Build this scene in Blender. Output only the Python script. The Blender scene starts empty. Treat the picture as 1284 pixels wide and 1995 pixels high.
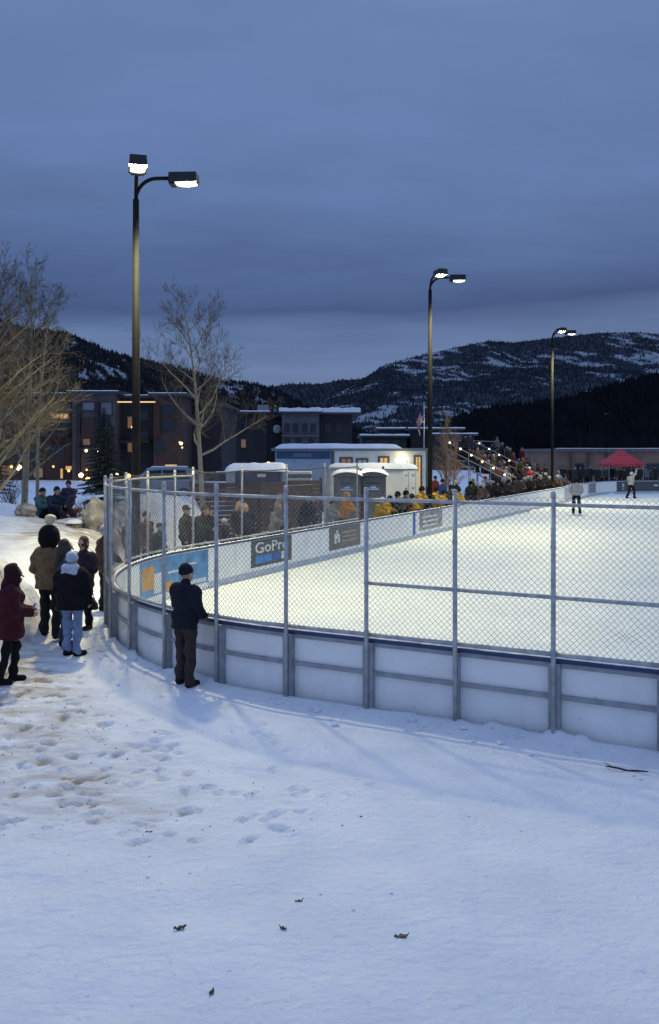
import bpy, bmesh, math, random
import numpy as np
from mathutils import Vector, Matrix

random.seed(7)
rng = np.random.default_rng(11)
scene = bpy.context.scene
col = scene.collection
R = math.radians

# ------------------------------------------------------------------ camera
F, CX, HY, EYE = 1695.0, 642.0, 878.0, 3.3          # focal length (photo pixels), centre column, horizon row, eye height
cam_d = bpy.data.cameras.new('camera')
cam = bpy.data.objects.new('camera', cam_d); col.objects.link(cam)
cam.location = (0, 0, EYE); cam.rotation_euler = (R(90), 0, 0)
cam_d.sensor_fit = 'VERTICAL'; cam_d.sensor_height = 36; cam_d.sensor_width = 36
cam_d.lens = 36 * F / 1995
cam_d.shift_y = -(1995 / 2 - HY) / 1995
cam_d.clip_start = 0.1; cam_d.clip_end = 30000
scene.camera = cam

# ------------------------------------------------------------------ world: overcast dusk
SUN_EL, SUN_AZ = R(1.0), R(20)
w = bpy.data.worlds.new('World'); scene.world = w; w.use_nodes = True
nt = w.node_tree; N = nt.nodes; L = nt.links
for n in list(N): N.remove(n)
out = N.new('ShaderNodeOutputWorld'); bg = N.new('ShaderNodeBackground')
tc = N.new('ShaderNodeTexCoord'); sep = N.new('ShaderNodeSeparateXYZ')
L.new(tc.outputs['Generated'], sep.inputs[0])
def M_(op, a, b=None, c=None):
    m = N.new('ShaderNodeMath'); m.operation = op
    for i, v in enumerate((a, b, c)):
        if v is None: continue
        if isinstance(v, (int, float)): m.inputs[i].default_value = v
        else: L.new(v, m.inputs[i])
    return m.outputs[0]
zc = M_('MAXIMUM', sep.outputs[2], 0.0)
den = M_('ADD', zc, 0.11)
comb = N.new('ShaderNodeCombineXYZ')
L.new(M_('MULTIPLY', M_('DIVIDE', sep.outputs[0], den), 0.55), comb.inputs[0])
L.new(M_('DIVIDE', sep.outputs[1], den), comb.inputs[1])
def noise_(scale, detail, rough=0.55):
    n = N.new('ShaderNodeTexNoise'); n.inputs['Scale'].default_value = scale
    n.inputs['Detail'].default_value = detail; n.inputs['Roughness'].default_value = rough
    L.new(comb.outputs[0], n.inputs['Vector']); return n.outputs['Fac']
n1 = noise_(0.55, 4); n2 = noise_(1.9, 5)
dz = M_('MULTIPLY', M_('SUBTRACT', n1, 0.5), 0.22)
dz2 = M_('MULTIPLY', M_('SUBTRACT', n2, 0.5), 0.05)
zz = M_('ADD', zc, M_('MULTIPLY', M_('ADD', dz, dz2), M_('MINIMUM', M_('ADD', M_('MULTIPLY', zc, 3.0), 0.25), 1.0)))
ramp = N.new('ShaderNodeValToRGB'); L.new(zz, ramp.inputs[0])
stops = [(0.0, (.15, .21, .37)), (.075, (.150, .212, .385)), (.118, (.128, .20, .375)), (.158, (.062, .103, .232)),
         (.215, (.088, .146, .31)), (.31, (.130, .207, .415)), (.46, (.142, .224, .435)), (.62, (.255, .37, .67)), (.8, (.385, .54, .95)), (1.0, (.44, .615, 1.07))]
el = ramp.color_ramp.elements
while len(el) < len(stops): el.new(0.5)
for e, (p, c) in zip(el, stops): e.position = p; e.color = (*c, 1)
sky = N.new('ShaderNodeTexSky'); sky.sky_type = 'NISHITA'; sky.sun_disc = False
sky.sun_elevation = SUN_EL; sky.sun_rotation = SUN_AZ
skm = N.new('ShaderNodeVectorMath'); skm.operation = 'SCALE'; skm.inputs['Scale'].default_value = 0.06
L.new(sky.outputs[0], skm.inputs[0])
mixs = N.new('ShaderNodeMixRGB'); mixs.inputs[0].default_value = 0.015
# streaky brightness of the cloud deck
stre = M_('ADD', M_('MULTIPLY', n2, 0.42), 0.79)
vm = N.new('ShaderNodeVectorMath'); vm.operation = 'SCALE'; L.new(ramp.outputs[0], vm.inputs[0]); L.new(stre, vm.inputs['Scale'])
L.new(vm.outputs[0], mixs.inputs[1]); L.new(skm.outputs[0], mixs.inputs[2])
L.new(mixs.outputs[0], bg.inputs['Color']); bg.inputs['Strength'].default_value = 1.0
L.new(bg.outputs[0], out.inputs[0])

# faint afterglow through the cloud: the only sun lamp
sd = bpy.data.lights.new('sun', 'SUN'); sd.energy = 0.04; sd.angle = R(40); sd.color = (.75, .85, 1)
so = bpy.data.objects.new('sun', sd); col.objects.link(so)
so.rotation_euler = (R(60), 0, R(180) - SUN_AZ)

scene.view_settings.view_transform = 'Standard'; scene.view_settings.look = 'None'
scene.view_settings.exposure = 0.0; scene.view_settings.gamma = 1.0
scene.view_settings.use_curve_mapping = False
scene.render.engine = 'CYCLES'
scene.cycles.use_denoising = True
scene.cycles.max_bounces = 6; scene.cycles.diffuse_bounces = 3; scene.cycles.glossy_bounces = 3
scene.cycles.sample_clamp_indirect = 4.0

LAMP_POWER = 2700

# ------------------------------------------------------------------ frames of reference
def px(x, y, d):
    """photo pixel at depth d metres -> world point"""
    return Vector(((x - CX) / F * d, d, EYE - (y - HY) / F * d))
TH = R(27.46); CT, SN = math.cos(TH), math.sin(TH)
def st(s, t, z=0.0): return Vector((s * CT + t * SN, -s * SN + t * CT, z))
def to_st(x, y): return x * CT - y * SN, x * SN + y * CT
# rink: rounded rectangle in (s, t)
S0, S1, T0, T1, RC = -12.80, 13.2, 10.18, 76.2, 7.0
ICE_Z, CAP_Z = -0.17, 0.90
def rink_sd(x, y, grow=0.0):
    s = x * CT - y * SN; t = x * SN + y * CT
    hs, ht = (S1 - S0) / 2, (T1 - T0) / 2
    qx = np.abs(s - (S0 + S1) / 2) - hs + RC; qy = np.abs(t - (T0 + T1) / 2) - ht + RC
    return np.hypot(np.maximum(qx, 0), np.maximum(qy, 0)) + np.minimum(np.maximum(qx, qy), 0) - RC - grow
# path along the boards, l = 0 at the photo's near post P6 (s = -2.4), growing leftwards round the corner
PS = -2.32                                 # s of the nearest full post
LA = PS - (S0 + RC)                    # straight part up to the corner
LB = LA + RC * math.pi / 2
LC = LB + (T1 - RC) - (T0 + RC)
LD = LC + RC * math.pi / 2
def path(l):
    """-> point (x, y), outward normal, tangent as world 2-vectors"""
    if l <= LA: s, t, ns, ntt = PS - l, T0, 0, -1
    elif l <= LB:
        a = (l - LA) / RC; ns, ntt = -math.sin(a), -math.cos(a); s, t = S0 + RC + RC * ns, T0 + RC + RC * ntt
    elif l <= LC: s, t, ns, ntt = S0, T0 + RC + (l - LB), -1, 0
    elif l <= LD:
        a = (l - LC) / RC; ns, ntt = -math.cos(a), math.sin(a); s, t = S0 + RC + RC * ns, T1 - RC + RC * ntt
    else: s, t, ns, ntt = S0 + RC + (l - LD), T1, 0, 1
    p = st(s, t); n = st(ns, ntt)
    return Vector((p.x, p.y, 0)), Vector((n.x, n.y, 0))
def side_l(t): return LB + t - (T0 + RC)

# ------------------------------------------------------------------ noise
_perm = rng.integers(0, 2**31, size=(4096,)).astype(np.int64); _val = rng.random(4096)
def _h(ix, iy, seed): return _val[(_perm[(ix * 73 + seed * 911) & 4095] + _perm[(iy * 151 + seed * 37) & 4095]) & 4095]
def vnoise(x, y, seed=0):
    x = np.asarray(x, float); y = np.asarray(y, float)
    ix = np.floor(x).astype(np.int64); iy = np.floor(y).astype(np.int64); fx = x - ix; fy = y - iy
    fx = fx * fx * fx * (fx * (fx * 6 - 15) + 10); fy = fy * fy * fy * (fy * (fy * 6 - 15) + 10)
    a = _h(ix, iy, seed); b = _h(ix + 1, iy, seed); c = _h(ix, iy + 1, seed); d = _h(ix + 1, iy + 1, seed)
    return (a * (1 - fx) + b * fx) * (1 - fy) + (c * (1 - fx) + d * fx) * fy
def fbm(x, y, oct=4, seed=0):
    r = 0; a = 1; tot = 0
    for o in range(oct):
        r = r + a * (vnoise(np.asarray(x) * 2**o + 17.3 * o, np.asarray(y) * 2**o - 9.1 * o, seed + o) - .5); tot += a; a *= .5
    return r / tot
def sstep(a, b, x):
    t = np.clip((x - a) / (b - a), 0, 1); return t * t * (3 - 2 * t)

# ------------------------------------------------------------------ materials
MATS = {}
def mat(name, color, rough=0.8, metal=0.0, var=0.12, scale=6.0, bump=0.0, bscale=40.0, color2=None, emit=None, estr=1.0, spec=0.5, stretch=None, coat=0.0):
    if name in MATS: return MATS[name]
    m = bpy.data.materials.new(name); m.use_nodes = True; MATS[name] = m
    t = m.node_tree; b = t.nodes['Principled BSDF']
    b.inputs['Roughness'].default_value = rough; b.inputs['Metallic'].default_value = metal
    b.inputs['Specular IOR Level'].default_value = spec
    if coat: b.inputs['Coat Weight'].default_value = coat
    c = Vector(color)
    tcn = t.nodes.new('ShaderNodeTexCoord'); src = tcn.outputs['Object']
    if stretch:
        mp = t.nodes.new('ShaderNodeMapping'); mp.inputs['Scale'].default_value = stretch
        t.links.new(src, mp.inputs[0]); src = mp.outputs[0]
    nz = t.nodes.new('ShaderNodeTexNoise'); nz.inputs['Scale'].default_value = scale; nz.inputs['Detail'].default_value = 5
    t.links.new(src, nz.inputs['Vector'])
    rp = t.nodes.new('ShaderNodeValToRGB'); t.links.new(nz.outputs['Fac'], rp.inputs[0])
    c2 = Vector(color2) if color2 else c * (1 + var); c1 = c if color2 else c * (1 - var)
    rp.color_ramp.elements[0].position = .35; rp.color_ramp.elements[1].position = .65
    rp.color_ramp.elements[0].color = (*c1, 1); rp.color_ramp.elements[1].color = (*[min(v, 1) for v in c2], 1)
    t.links.new(rp.outputs[0], b.inputs['Base Color'])
    if bump:
        nb = t.nodes.new('ShaderNodeTexNoise'); nb.inputs['Scale'].default_value = bscale; nb.inputs['Detail'].default_value = 6
        t.links.new(src, nb.inputs['Vector'])
        bp = t.nodes.new('ShaderNodeBump'); bp.inputs['Strength'].default_value = bump; bp.inputs['Distance'].default_value = .02
        t.links.new(nb.outputs['Fac'], bp.inputs['Height']); t.links.new(bp.outputs[0], b.inputs['Normal'])
    if emit:
        b.inputs['Emission Color'].default_value = (*emit, 1); b.inputs['Emission Strength'].default_value = estr
    return m
def cloth(c, name=None):
    nm = name or 'cloth_%02d_%02d_%02d' % tuple(int(v * 99) for v in c)
    return mat(nm, c, .9, var=.18, scale=14, bump=.35, bscale=55, spec=.2)

# snow ground: clean snow, dirt tracked over it (attribute 'dirt')
def snow_mat(name, dirty=True):
    m = bpy.data.materials.new(name); m.use_nodes = True; t = m.node_tree; b = t.nodes['Principled BSDF']; MATS[name] = m
    b.inputs['Roughness'].default_value = .75; b.inputs['Specular IOR Level'].default_value = .25
    g = t.nodes.new('ShaderNodeNewGeometry')
    n = t.nodes.new('ShaderNodeTexNoise'); n.inputs['Scale'].default_value = 1.3; n.inputs['Detail'].default_value = 8
    t.links.new(g.outputs['Position'], n.inputs['Vector'])
    r = t.nodes.new('ShaderNodeValToRGB'); t.links.new(n.outputs['Fac'], r.inputs[0])
    r.color_ramp.elements[0].position = .3; r.color_ramp.elements[1].position = .7
    r.color_ramp.elements[0].color = (.72, .75, .79, 1); r.color_ramp.elements[1].color = (.84, .86, .88, 1)
    last = r.outputs[0]
    if dirty:
        a = t.nodes.new('ShaderNodeAttribute'); a.attribute_name = 'dirt'
        n2 = t.nodes.new('ShaderNodeTexNoise'); n2.inputs['Scale'].default_value = 2.6; n2.inputs['Detail'].default_value = 9; n2.inputs['Roughness'].default_value = .65
        mp = t.nodes.new('ShaderNodeMapping'); mp.inputs['Scale'].default_value = (.55, 1.5, 1)
        t.links.new(g.outputs['Position'], mp.inputs[0]); t.links.new(mp.outputs[0], n2.inputs['Vector'])
        mr = t.nodes.new('ShaderNodeMapRange'); mr.inputs[1].default_value = .36; mr.inputs[2].default_value = .68
        t.links.new(n2.outputs['Fac'], mr.inputs[0])
        mu = t.nodes.new('ShaderNodeMath'); mu.operation = 'MULTIPLY'; mu.use_clamp = True
        t.links.new(a.outputs['Fac'], mu.inputs[0]); t.links.new(mr.outputs[0], mu.inputs[1])
        mx = t.nodes.new('ShaderNodeMixRGB'); t.links.new(mu.outputs[0], mx.inputs[0]); t.links.new(last, mx.inputs[1])
        mx.inputs[2].default_value = (.30, .24, .165, 1); last = mx.outputs[0]
        # specks of grit
        v = t.nodes.new('ShaderNodeTexVoronoi'); v.inputs['Scale'].default_value = 9
        t.links.new(g.outputs['Position'], v.inputs['Vector'])
        ls = t.nodes.new('ShaderNodeMath'); ls.operation = 'LESS_THAN'; ls.inputs[1].default_value = .13
        t.links.new(v.outputs['Distance'], ls.inputs[0])
        sp = t.nodes.new('ShaderNodeAttribute'); sp.attribute_name = 'grit'
        mu2 = t.nodes.new('ShaderNodeMath'); mu2.operation = 'MULTIPLY'; t.links.new(ls.outputs[0], mu2.inputs[0]); t.links.new(sp.outputs['Fac'], mu2.inputs[1])
        mx2 = t.nodes.new('ShaderNodeMixRGB'); t.links.new(mu2.outputs[0], mx2.inputs[0]); t.links.new(last, mx2.inputs[1])
        mx2.inputs[2].default_value = (.16, .14, .11, 1); last = mx2.outputs[0]
    t.links.new(last, b.inputs['Base Color'])
    nb = t.nodes.new('ShaderNodeTexNoise'); nb.inputs['Scale'].default_value = 11; nb.inputs['Detail'].default_value = 9; nb.inputs['Roughness'].default_value = .62
    t.links.new(g.outputs['Position'], nb.inputs['Vector'])
    bp = t.nodes.new('ShaderNodeBump'); bp.inputs['Strength'].default_value = .7; bp.inputs['Distance'].default_value = .06
    t.links.new(nb.outputs['Fac'], bp.inputs['Height']); t.links.new(bp.outputs[0], b.inputs['Normal'])
    return m
SNOW = snow_mat('snow_ground'); SNOWC = snow_mat('snow_cover', False)

# ------------------------------------------------------------------ mesh helpers
class MB:
    def __init__(s): s.v = []; s.f = []; s.mi = []
    def add(s, vs, fs, m=0):
        o = len(s.v); s.v += [tuple(p) for p in vs]; s.f += [tuple(i + o for i in f) for f in fs]; s.mi += [m] * len(fs); return s
    def box(s, c, size, rz=0.0, m=0):
        c = Vector(c); x, y, z = [k / 2 for k in size]; ca, sa = math.cos(rz), math.sin(rz)
        vs = [(c.x + a * x * ca - b * y * sa, c.y + a * x * sa + b * y * ca, c.z + d * z) for d in (-1, 1) for a, b in ((-1, -1), (1, -1), (1, 1), (-1, 1))]
        return s.add(vs, [(3, 2, 1, 0), (4, 5, 6, 7), (0, 1, 5, 4), (1, 2, 6, 5), (2, 3, 7, 6), (3, 0, 4, 7)], m)
    def beam(s, a, b, wx, wz, m=0):
        a, b = Vector(a), Vector(b); d = (b - a).normalized(); up = Vector((0, 0, 1))
        if abs(d.z) > .98: up = Vector((0, 1, 0))
        x = d.cross(up).normalized() * wx / 2; z = x.cross(d).normalized() * wz / 2
        vs = [p + i * x + j * z for p in (a, b) for i, j in ((-1, -1), (1, -1), (1, 1), (-1, 1))]
        return s.add(vs, [(0, 1, 2, 3), (7, 6, 5, 4), (1, 0, 4, 5), (2, 1, 5, 6), (3, 2, 6, 7), (0, 3, 7, 4)], m)
    def tube(s, pts, rad, n=8, caps=True, m=0):
        pts = [Vector(p) for p in pts]; k = len(pts)
        if not isinstance(rad, (list, tuple)): rad = [rad] * k
        vs = []; prev = None
        for i, p in enumerate(pts):
            d = (pts[min(i + 1, k - 1)] - pts[max(i - 1, 0)])
            if d.length < 1e-9: d = Vector((0, 0, 1))
            d.normalize()
            if prev is None:
                a = Vector((1, 0, 0)) if abs(d.x) < .9 else Vector((0, 1, 0)); x = d.cross(a).normalized()
            else: x = (prev - d * prev.dot(d)).normalized()
            prev = x; y = d.cross(x)
            for j in range(n):
                an = 2 * math.pi * j / n; vs.append(p + (x * math.cos(an) + y * math.sin(an)) * rad[i])
        fs = [(i * n + j, i * n + (j + 1) % n, (i + 1) * n + (j + 1) % n, (i + 1) * n + j) for i in range(k - 1) for j in range(n)]
        if caps and n > 2: fs += [tuple(range(n - 1, -1, -1)), tuple(range((k - 1) * n, k * n))]
        return s.add(vs, fs, m)
    def ball(s, c, r, seg=10, rings=6, m=0, jitter=0.0):
        c = Vector(c); r = Vector(r) if not isinstance(r, (int, float)) else Vector((r, r, r))
        vs = [c + Vector((0, 0, r.z))]
        for i in range(1, rings):
            a = math.pi * i / rings
            for j in range(seg):
                b = 2 * math.pi * j / seg; q = 1 + random.uniform(-jitter, jitter)
                vs.append(c + Vector((r.x * math.sin(a) * math.cos(b) * q, r.y * math.sin(a) * math.sin(b) * q, r.z * math.cos(a) * q)))
        vs.append(c - Vector((0, 0, r.z)))
        fs = [(0, 1 + j, 1 + (j + 1) % seg) for j in range(seg)]
        for i in range(rings - 2):
            o = 1 + i * seg; fs += [(o + j, o + seg + j, o + seg + (j + 1) % seg, o + (j + 1) % seg) for j in range(seg)]
        o = 1 + (rings - 2) * seg; e = len(vs) - 1; fs += [(o + j, e, o + (j + 1) % seg) for j in range(seg)]
        return s.add(vs, fs, m)
    def prism(s, poly, axis_o, ax, ay, an, th, m=0):
        """polygon (u, v) in plane axis_o + u*ax + v*ay, thickness th along an"""
        o, ax, ay, an = Vector(axis_o), Vector(ax), Vector(ay), Vector(an); n = len(poly)
        vs = [o + ax * u + ay * v for u, v in poly] + [o + ax * u + ay * v + an * th for u, v in poly]
        return s.add(vs, [tuple(range(n))[::-1], tuple(range(n, 2 * n))] + [(i, (i + 1) % n, n + (i + 1) % n, n + i) for i in range(n)], m)
    def strip(s, l0, l1, n, z0, z1, o0, o1, m=0):
        """curved box that follows the rink boards"""
        vs = []
        for i in range(n + 1):
            p, nn = path(l0 + (l1 - l0) * i / n)
            for o, z in ((o0, z0), (o1, z0), (o1, z1), (o0, z1)): vs.append(p + nn * o + Vector((0, 0, z)))
        fs = [(i * 4 + j, i * 4 + (j + 1) % 4, i * 4 + 4 + (j + 1) % 4, i * 4 + 4 + j) for i in range(n) for j in range(4)]
        fs += [(3, 2, 1, 0), (n * 4, n * 4 + 1, n * 4 + 2, n * 4 + 3)]
        return s.add(vs, fs, m)
    def build(s, name, mats, parent=None, smooth=False, world=True, bevel=0.0, fix=True):
        me = bpy.data.meshes.new(name); me.from_pydata(s.v, [], s.f)
        if not isinstance(mats, (list, tuple)): mats = [mats]
        for m in mats: me.materials.append(m)
        if len(mats) > 1: me.polygons.foreach_set('material_index', s.mi)
        if smooth: me.polygons.foreach_set('use_smooth', [True] * len(me.polygons))
        if fix and len(s.f) < 4000:
            bm = bmesh.new(); bm.from_mesh(me); bmesh.ops.recalc_face_normals(bm, faces=bm.faces); bm.to_mesh(me); bm.free()
        o = bpy.data.objects.new(name, me); col.objects.link(o)
        if parent is not None:
            o.parent = parent
            if world: o.location = -Vector(wloc(parent))
        if bevel:
            b = o.modifiers.new('bevel', 'BEVEL'); b.width = bevel; b.segments = 2; b.limit_method = 'ANGLE'
        return o
def wloc(o):
    v = Vector((0, 0, 0))
    while o is not None: v += o.location; o = o.parent
    return v
def tag(o, label=None, cat=None, group=None, kind=None):
    if label: o['label'] = label
    if cat: o['category'] = cat
    if group: o['group'] = group
    if kind: o['kind'] = kind
    return o
def thing(name, label, cat, loc=(0, 0, 0), rz=0.0, group=None):
    o = bpy.data.objects.new(name, None); col.objects.link(o); o.location = loc; o.rotation_euler = (0, 0, rz)
    o.empty_display_size = .2
    return tag(o, label, cat, group)
def one(name, bm, m, label, cat, group=None, smooth=False, origin=None):
    """a thing that is a single mesh; its origin moved to its base"""
    o = bm.build(name, m, smooth=smooth)
    if origin is not None:
        origin = Vector(origin); o.data.transform(Matrix.Translation(-origin)); o.location = origin
    return tag(o, label, cat, group)
def np_mesh(name, V, Fq, m, smooth=True):
    me = bpy.data.meshes.new(name); V = np.asarray(V, np.float32); Fq = np.asarray(Fq, np.int32)
    me.vertices.add(len(V)); me.vertices.foreach_set('co', V.ravel())
    k = Fq.shape[1]; me.loops.add(Fq.size); me.loops.foreach_set('vertex_index', Fq.ravel())
    me.polygons.add(len(Fq)); me.polygons.foreach_set('loop_start', np.arange(0, Fq.size, k, dtype=np.int32))
    me.polygons.foreach_set('use_smooth', np.full(len(Fq), smooth)); me.update(calc_edges=True)
    if m: me.materials.append(m)
    return me

# ================================================================== THE SETTING
FOOT = []
def ground_h(x, y):
    x = np.asarray(x, float); y = np.asarray(y, float)
    z = 1.25 * np.clip((9.2 - y) / 9.2, 0, 1.3) ** 1.6
    d = rink_sd(x, y)
    # small lumps banked against the boards
    z = z + np.exp(-(np.maximum(d, 0) / .28) ** 2) * (.04 + .34 * np.maximum(fbm(x * 2.2, y * 2.2, 4, 5), 0)) * (y < 30)
    z = z + .10 * fbm(x * .35, y * .35, 3, 2) * sstep(.3, 3, d) + .035 * fbm(x * 1.6, y * 1.6, 3, 3) * sstep(0, .8, d)
    # ploughed mounds
    def mound(cx, cy, rx, ry, h, p=3, seed=9):
        q = np.hypot((x - cx) / rx, (y - cy) / ry) * (1 + .28 * fbm(x * .9, y * .9, 3, seed))
        return h * np.exp(-q ** p) * (1 + .35 * fbm(x * 2.5, y * 2.5, 3, seed + 3))
    z = z + mound(-7.35, 15.4, 2.05, 1.9, 1.45, 6)
    z = z + mound(-5.0, 28.2, 1.3, 1.6, 1.75, 3, 12) + mound(-6.6, 27.2, .8, 1.1, .45, 3, 14)
    # the bank on the left with the trees
    z = z + (sstep(16.5, 26, y) * (1.25 + .5 * fbm(x * .4, y * .4, 3, 20)) + .22 * fbm(x * 1.3, y * 1.3, 4, 22) * sstep(17, 20, y)) * sstep(-5.0, -7.0, x) * sstep(60, 34, y)
    z = z + .05 * sstep(20, 40, y)
    # broad churned snow
    z = z + .045 * fbm(x * 3.1, y * 3.1, 4, 25) * (sstep(-.5, -3.5, x + .35 * (y - 9)) * .9 + .12) * sstep(.4, 1.5, d)
    return np.where(d < .10, -.5, z)

def build_ground():
    def axis(core0, core1, step, lo, hi, growth):
        a = list(np.arange(core0, core1, step)); stp = step; v = core1
        while v < hi: a.append(v); stp *= growth; v += stp
        a.append(hi); stp = step; v = core0 - step; b = []
        while v > lo: b.append(v); stp *= growth; v -= stp
        b.append(lo); return np.array(b[::-1] + a)
    xs = axis(-6.2, 5.0, .042, -1500, 1500, 1.08); ys = axis(5.0, 17, .042, -60, 1600, 1.042)
    X, Y = np.meshgrid(xs, ys); Z = ground_h(X, Y)
    # footprints and scuffs trodden into the snow
    DN = np.zeros_like(Z)
    def dent(cx, cy, a, ln, wd, dep):
        i0, i1 = np.searchsorted(xs, [cx - .35, cx + .35]); j0, j1 = np.searchsorted(ys, [cy - .35, cy + .35])
        if i1 <= i0 or j1 <= j0: return
        xx, yy = X[j0:j1, i0:i1] - cx, Y[j0:j1, i0:i1] - cy; ca, sa = math.cos(a), math.sin(a)
        q = ((xx * ca + yy * sa) / ln) ** 2 + ((-xx * sa + yy * ca) / wd) ** 2
        DN[j0:j1, i0:i1] += -dep * np.exp(-q ** 2) + .35 * dep * np.exp(-((np.sqrt(q) - 1.45) / .35) ** 2)
    r = random.Random(3)
    for _ in range(520):
        cx, cy = r.uniform(-5.5, .8), r.uniform(7.0, 13.5)
        if cx + .55 * (cy - 9) > r.uniform(-3.2, 1.0): continue
        if rink_sd(np.array(cx), np.array(cy)) < .7: continue
        dent(cx, cy, r.uniform(0, 3.1), r.uniform(.05, .14), r.uniform(.03, .065), r.uniform(.02, .075))
    for _ in range(130):
        cx, cy = r.uniform(-3.5, 4.5), r.uniform(4.5, 11)
        if rink_sd(np.array(cx), np.array(cy)) < .8: continue
        dent(cx, cy, r.uniform(0, 3.1), r.uniform(.04, .10), r.uniform(.025, .05), r.uniform(.004, .012))
    Z = Z + np.clip(DN * (1 + 1.2 * fbm(X * 9, Y * 9, 2, 55)), -.038, .018)
    V = np.stack([X.ravel(), Y.ravel(), Z.ravel()], 1)
    ny, nx = X.shape; idx = np.arange(nx * ny).reshape(ny, nx)
    Fq = np.stack([idx[:-1, :-1].ravel(), idx[:-1, 1:].ravel(), idx[1:, 1:].ravel(), idx[1:, :-1].ravel()], 1)
    me = np_mesh('snow_ground', V, Fq, SNOW)
    # dirt tracked along the path and over the ploughed mounds
    line = X + .56 * (Y - 8.4) + .75                                       # <0: left of the trodden edge
    m1 = sstep(.0, -1.9, line) * sstep(7.0, 8.8, Y + .25 * X + .8) * sstep(22, 15, Y)
    m1 = m1 * (.55 + .5 * np.exp(-((Y - 12.6) / 1.1) ** 2))
    m2 = np.exp(-(np.hypot((X + 5.6) / 1.5, (Y - 14.3) / 1.5)) ** 2) * .8
    m4 = .75 * sstep(-5, -6.5, X) * sstep(18, 22, Y) * sstep(34, 28, Y) * sstep(-.02, .25, fbm(X * .6, Y * .6, 4, 77))
    m3 = m4 + np.exp(-(np.hypot((X + 7.5) / 1.6, (Y - 25.5) / 2.6)) ** 2) * 1.2 + np.exp(-(np.hypot((X + 6.3) / 1.0, (Y - 25.8) / 1.5)) ** 2) * 1.6
    dirt = np.clip(m1 * 1.35 + m2 + m3 + np.clip(-DN * 22, 0, .8) * sstep(.2, -1.2, line) * sstep(5.5, 7.5, Y), 0, 1.7)
    a = me.attributes.new('dirt', 'FLOAT', 'POINT'); a.data.foreach_set('value', dirt.ravel().astype(np.float32))
    grit = np.clip(.25 * sstep(2, -3, line) + dirt * .5, 0, .8) * (fbm(X * 1.1, Y * 1.1, 3, 31) > .06)
    a = me.attributes.new('grit', 'FLOAT', 'POINT'); a.data.foreach_set('value', grit.ravel().astype(np.float32))
    o = bpy.data.objects.new('snow_ground', me); col.objects.link(o); tag(o, kind='structure')
build_ground()
def gz(x, y): return float(ground_h(np.array(float(x)), np.array(float(y))))
def on(x, d): p = px(x, 900, d); return Vector((p.x, p.y, gz(p.x, p.y)))

# ---- ice sheet
ICE = bpy.data.materials.new('ice'); ICE.use_nodes = True
t_ = ICE.node_tree; b_ = t_.nodes['Principled BSDF']; b_.inputs['Roughness'].default_value = .32; b_.inputs['Specular IOR Level'].default_value = .22
g_ = t_.nodes.new('ShaderNodeNewGeometry')
n_ = t_.nodes.new('ShaderNodeTexNoise'); n_.inputs['Scale'].default_value = .5; n_.inputs['Detail'].default_value = 9
t_.links.new(g_.outputs['Position'], n_.inputs['Vector'])
r_ = t_.nodes.new('ShaderNodeValToRGB'); t_.links.new(n_.outputs['Fac'], r_.inputs[0])
r_.color_ramp.elements[0].position = .3; r_.color_ramp.elements[1].position = .7
r_.color_ramp.elements[0].color = (.66, .71, .68, 1); r_.color_ramp.elements[1].color = (.75, .79, .74, 1)
# skate scratches: thin, curved, overlapping
prev_ = r_.outputs[0]
for sc_, ro_, th_ in ((.55, .2, .010), (.9, 1.1, .012), (1.7, .6, .016)):
    mq_ = t_.nodes.new('ShaderNodeMapping'); mq_.inputs['Scale'].default_value = (1, .35, 1); mq_.inputs['Rotation'].default_value = (0, 0, ro_)
    nq_ = t_.nodes.new('ShaderNodeTexNoise'); nq_.inputs['Scale'].default_value = .5; nq_.inputs['Detail'].default_value = 2
    t_.links.new(g_.outputs['Position'], nq_.inputs['Vector'])
    aq_ = t_.nodes.new('ShaderNodeVectorMath'); aq_.operation = 'MULTIPLY_ADD'; aq_.inputs[1].default_value = (2.5, 2.5, 0)
    t_.links.new(nq_.outputs['Color'], aq_.inputs[0]); t_.links.new(g_.outputs['Position'], aq_.inputs[2])
    t_.links.new(aq_.outputs[0], mq_.inputs[0])
    vq_ = t_.nodes.new('ShaderNodeTexVoronoi'); vq_.feature = 'DISTANCE_TO_EDGE'; vq_.inputs['Scale'].default_value = sc_; t_.links.new(mq_.outputs[0], vq_.inputs['Vector'])
    lt_ = t_.nodes.new('ShaderNodeMath'); lt_.operation = 'LESS_THAN'; lt_.inputs[1].default_value = th_; t_.links.new(vq_.outputs['Distance'], lt_.inputs[0])
    ml_ = t_.nodes.new('ShaderNodeMath'); ml_.operation = 'MULTIPLY'; ml_.inputs[1].default_value = .30; t_.links.new(lt_.outputs[0], ml_.inputs[0])
    mx_ = t_.nodes.new('ShaderNodeMixRGB'); t_.links.new(ml_.outputs[0], mx_.inputs[0]); t_.links.new(prev_, mx_.inputs[1]); mx_.inputs[2].default_value = (.58, .66, .70, 1); prev_ = mx_.outputs[0]
t_.links.new(prev_, b_.inputs['Base Color'])
w_ = t_.nodes.new('ShaderNodeTexNoise'); w_.inputs['Scale'].default_value = 5; w_.inputs['Detail'].default_value = 8
mp_ = t_.nodes.new('ShaderNodeMapping'); mp_.inputs['Scale'].default_value = (1, .18, 1); mp_.inputs['Rotation'].default_value = (0, 0, -TH + .3)
t_.links.new(g_.outputs['Position'], mp_.inputs[0]); t_.links.new(mp_.outputs[0], w_.inputs['Vector'])
rr_ = t_.nodes.new('ShaderNodeMapRange'); rr_.inputs[3].default_value = .38; rr_.inputs[4].default_value = .75; t_.links.new(w_.outputs['Fac'], rr_.inputs[0]); t_.links.new(rr_.outputs[0], b_.inputs['Roughness'])
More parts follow.
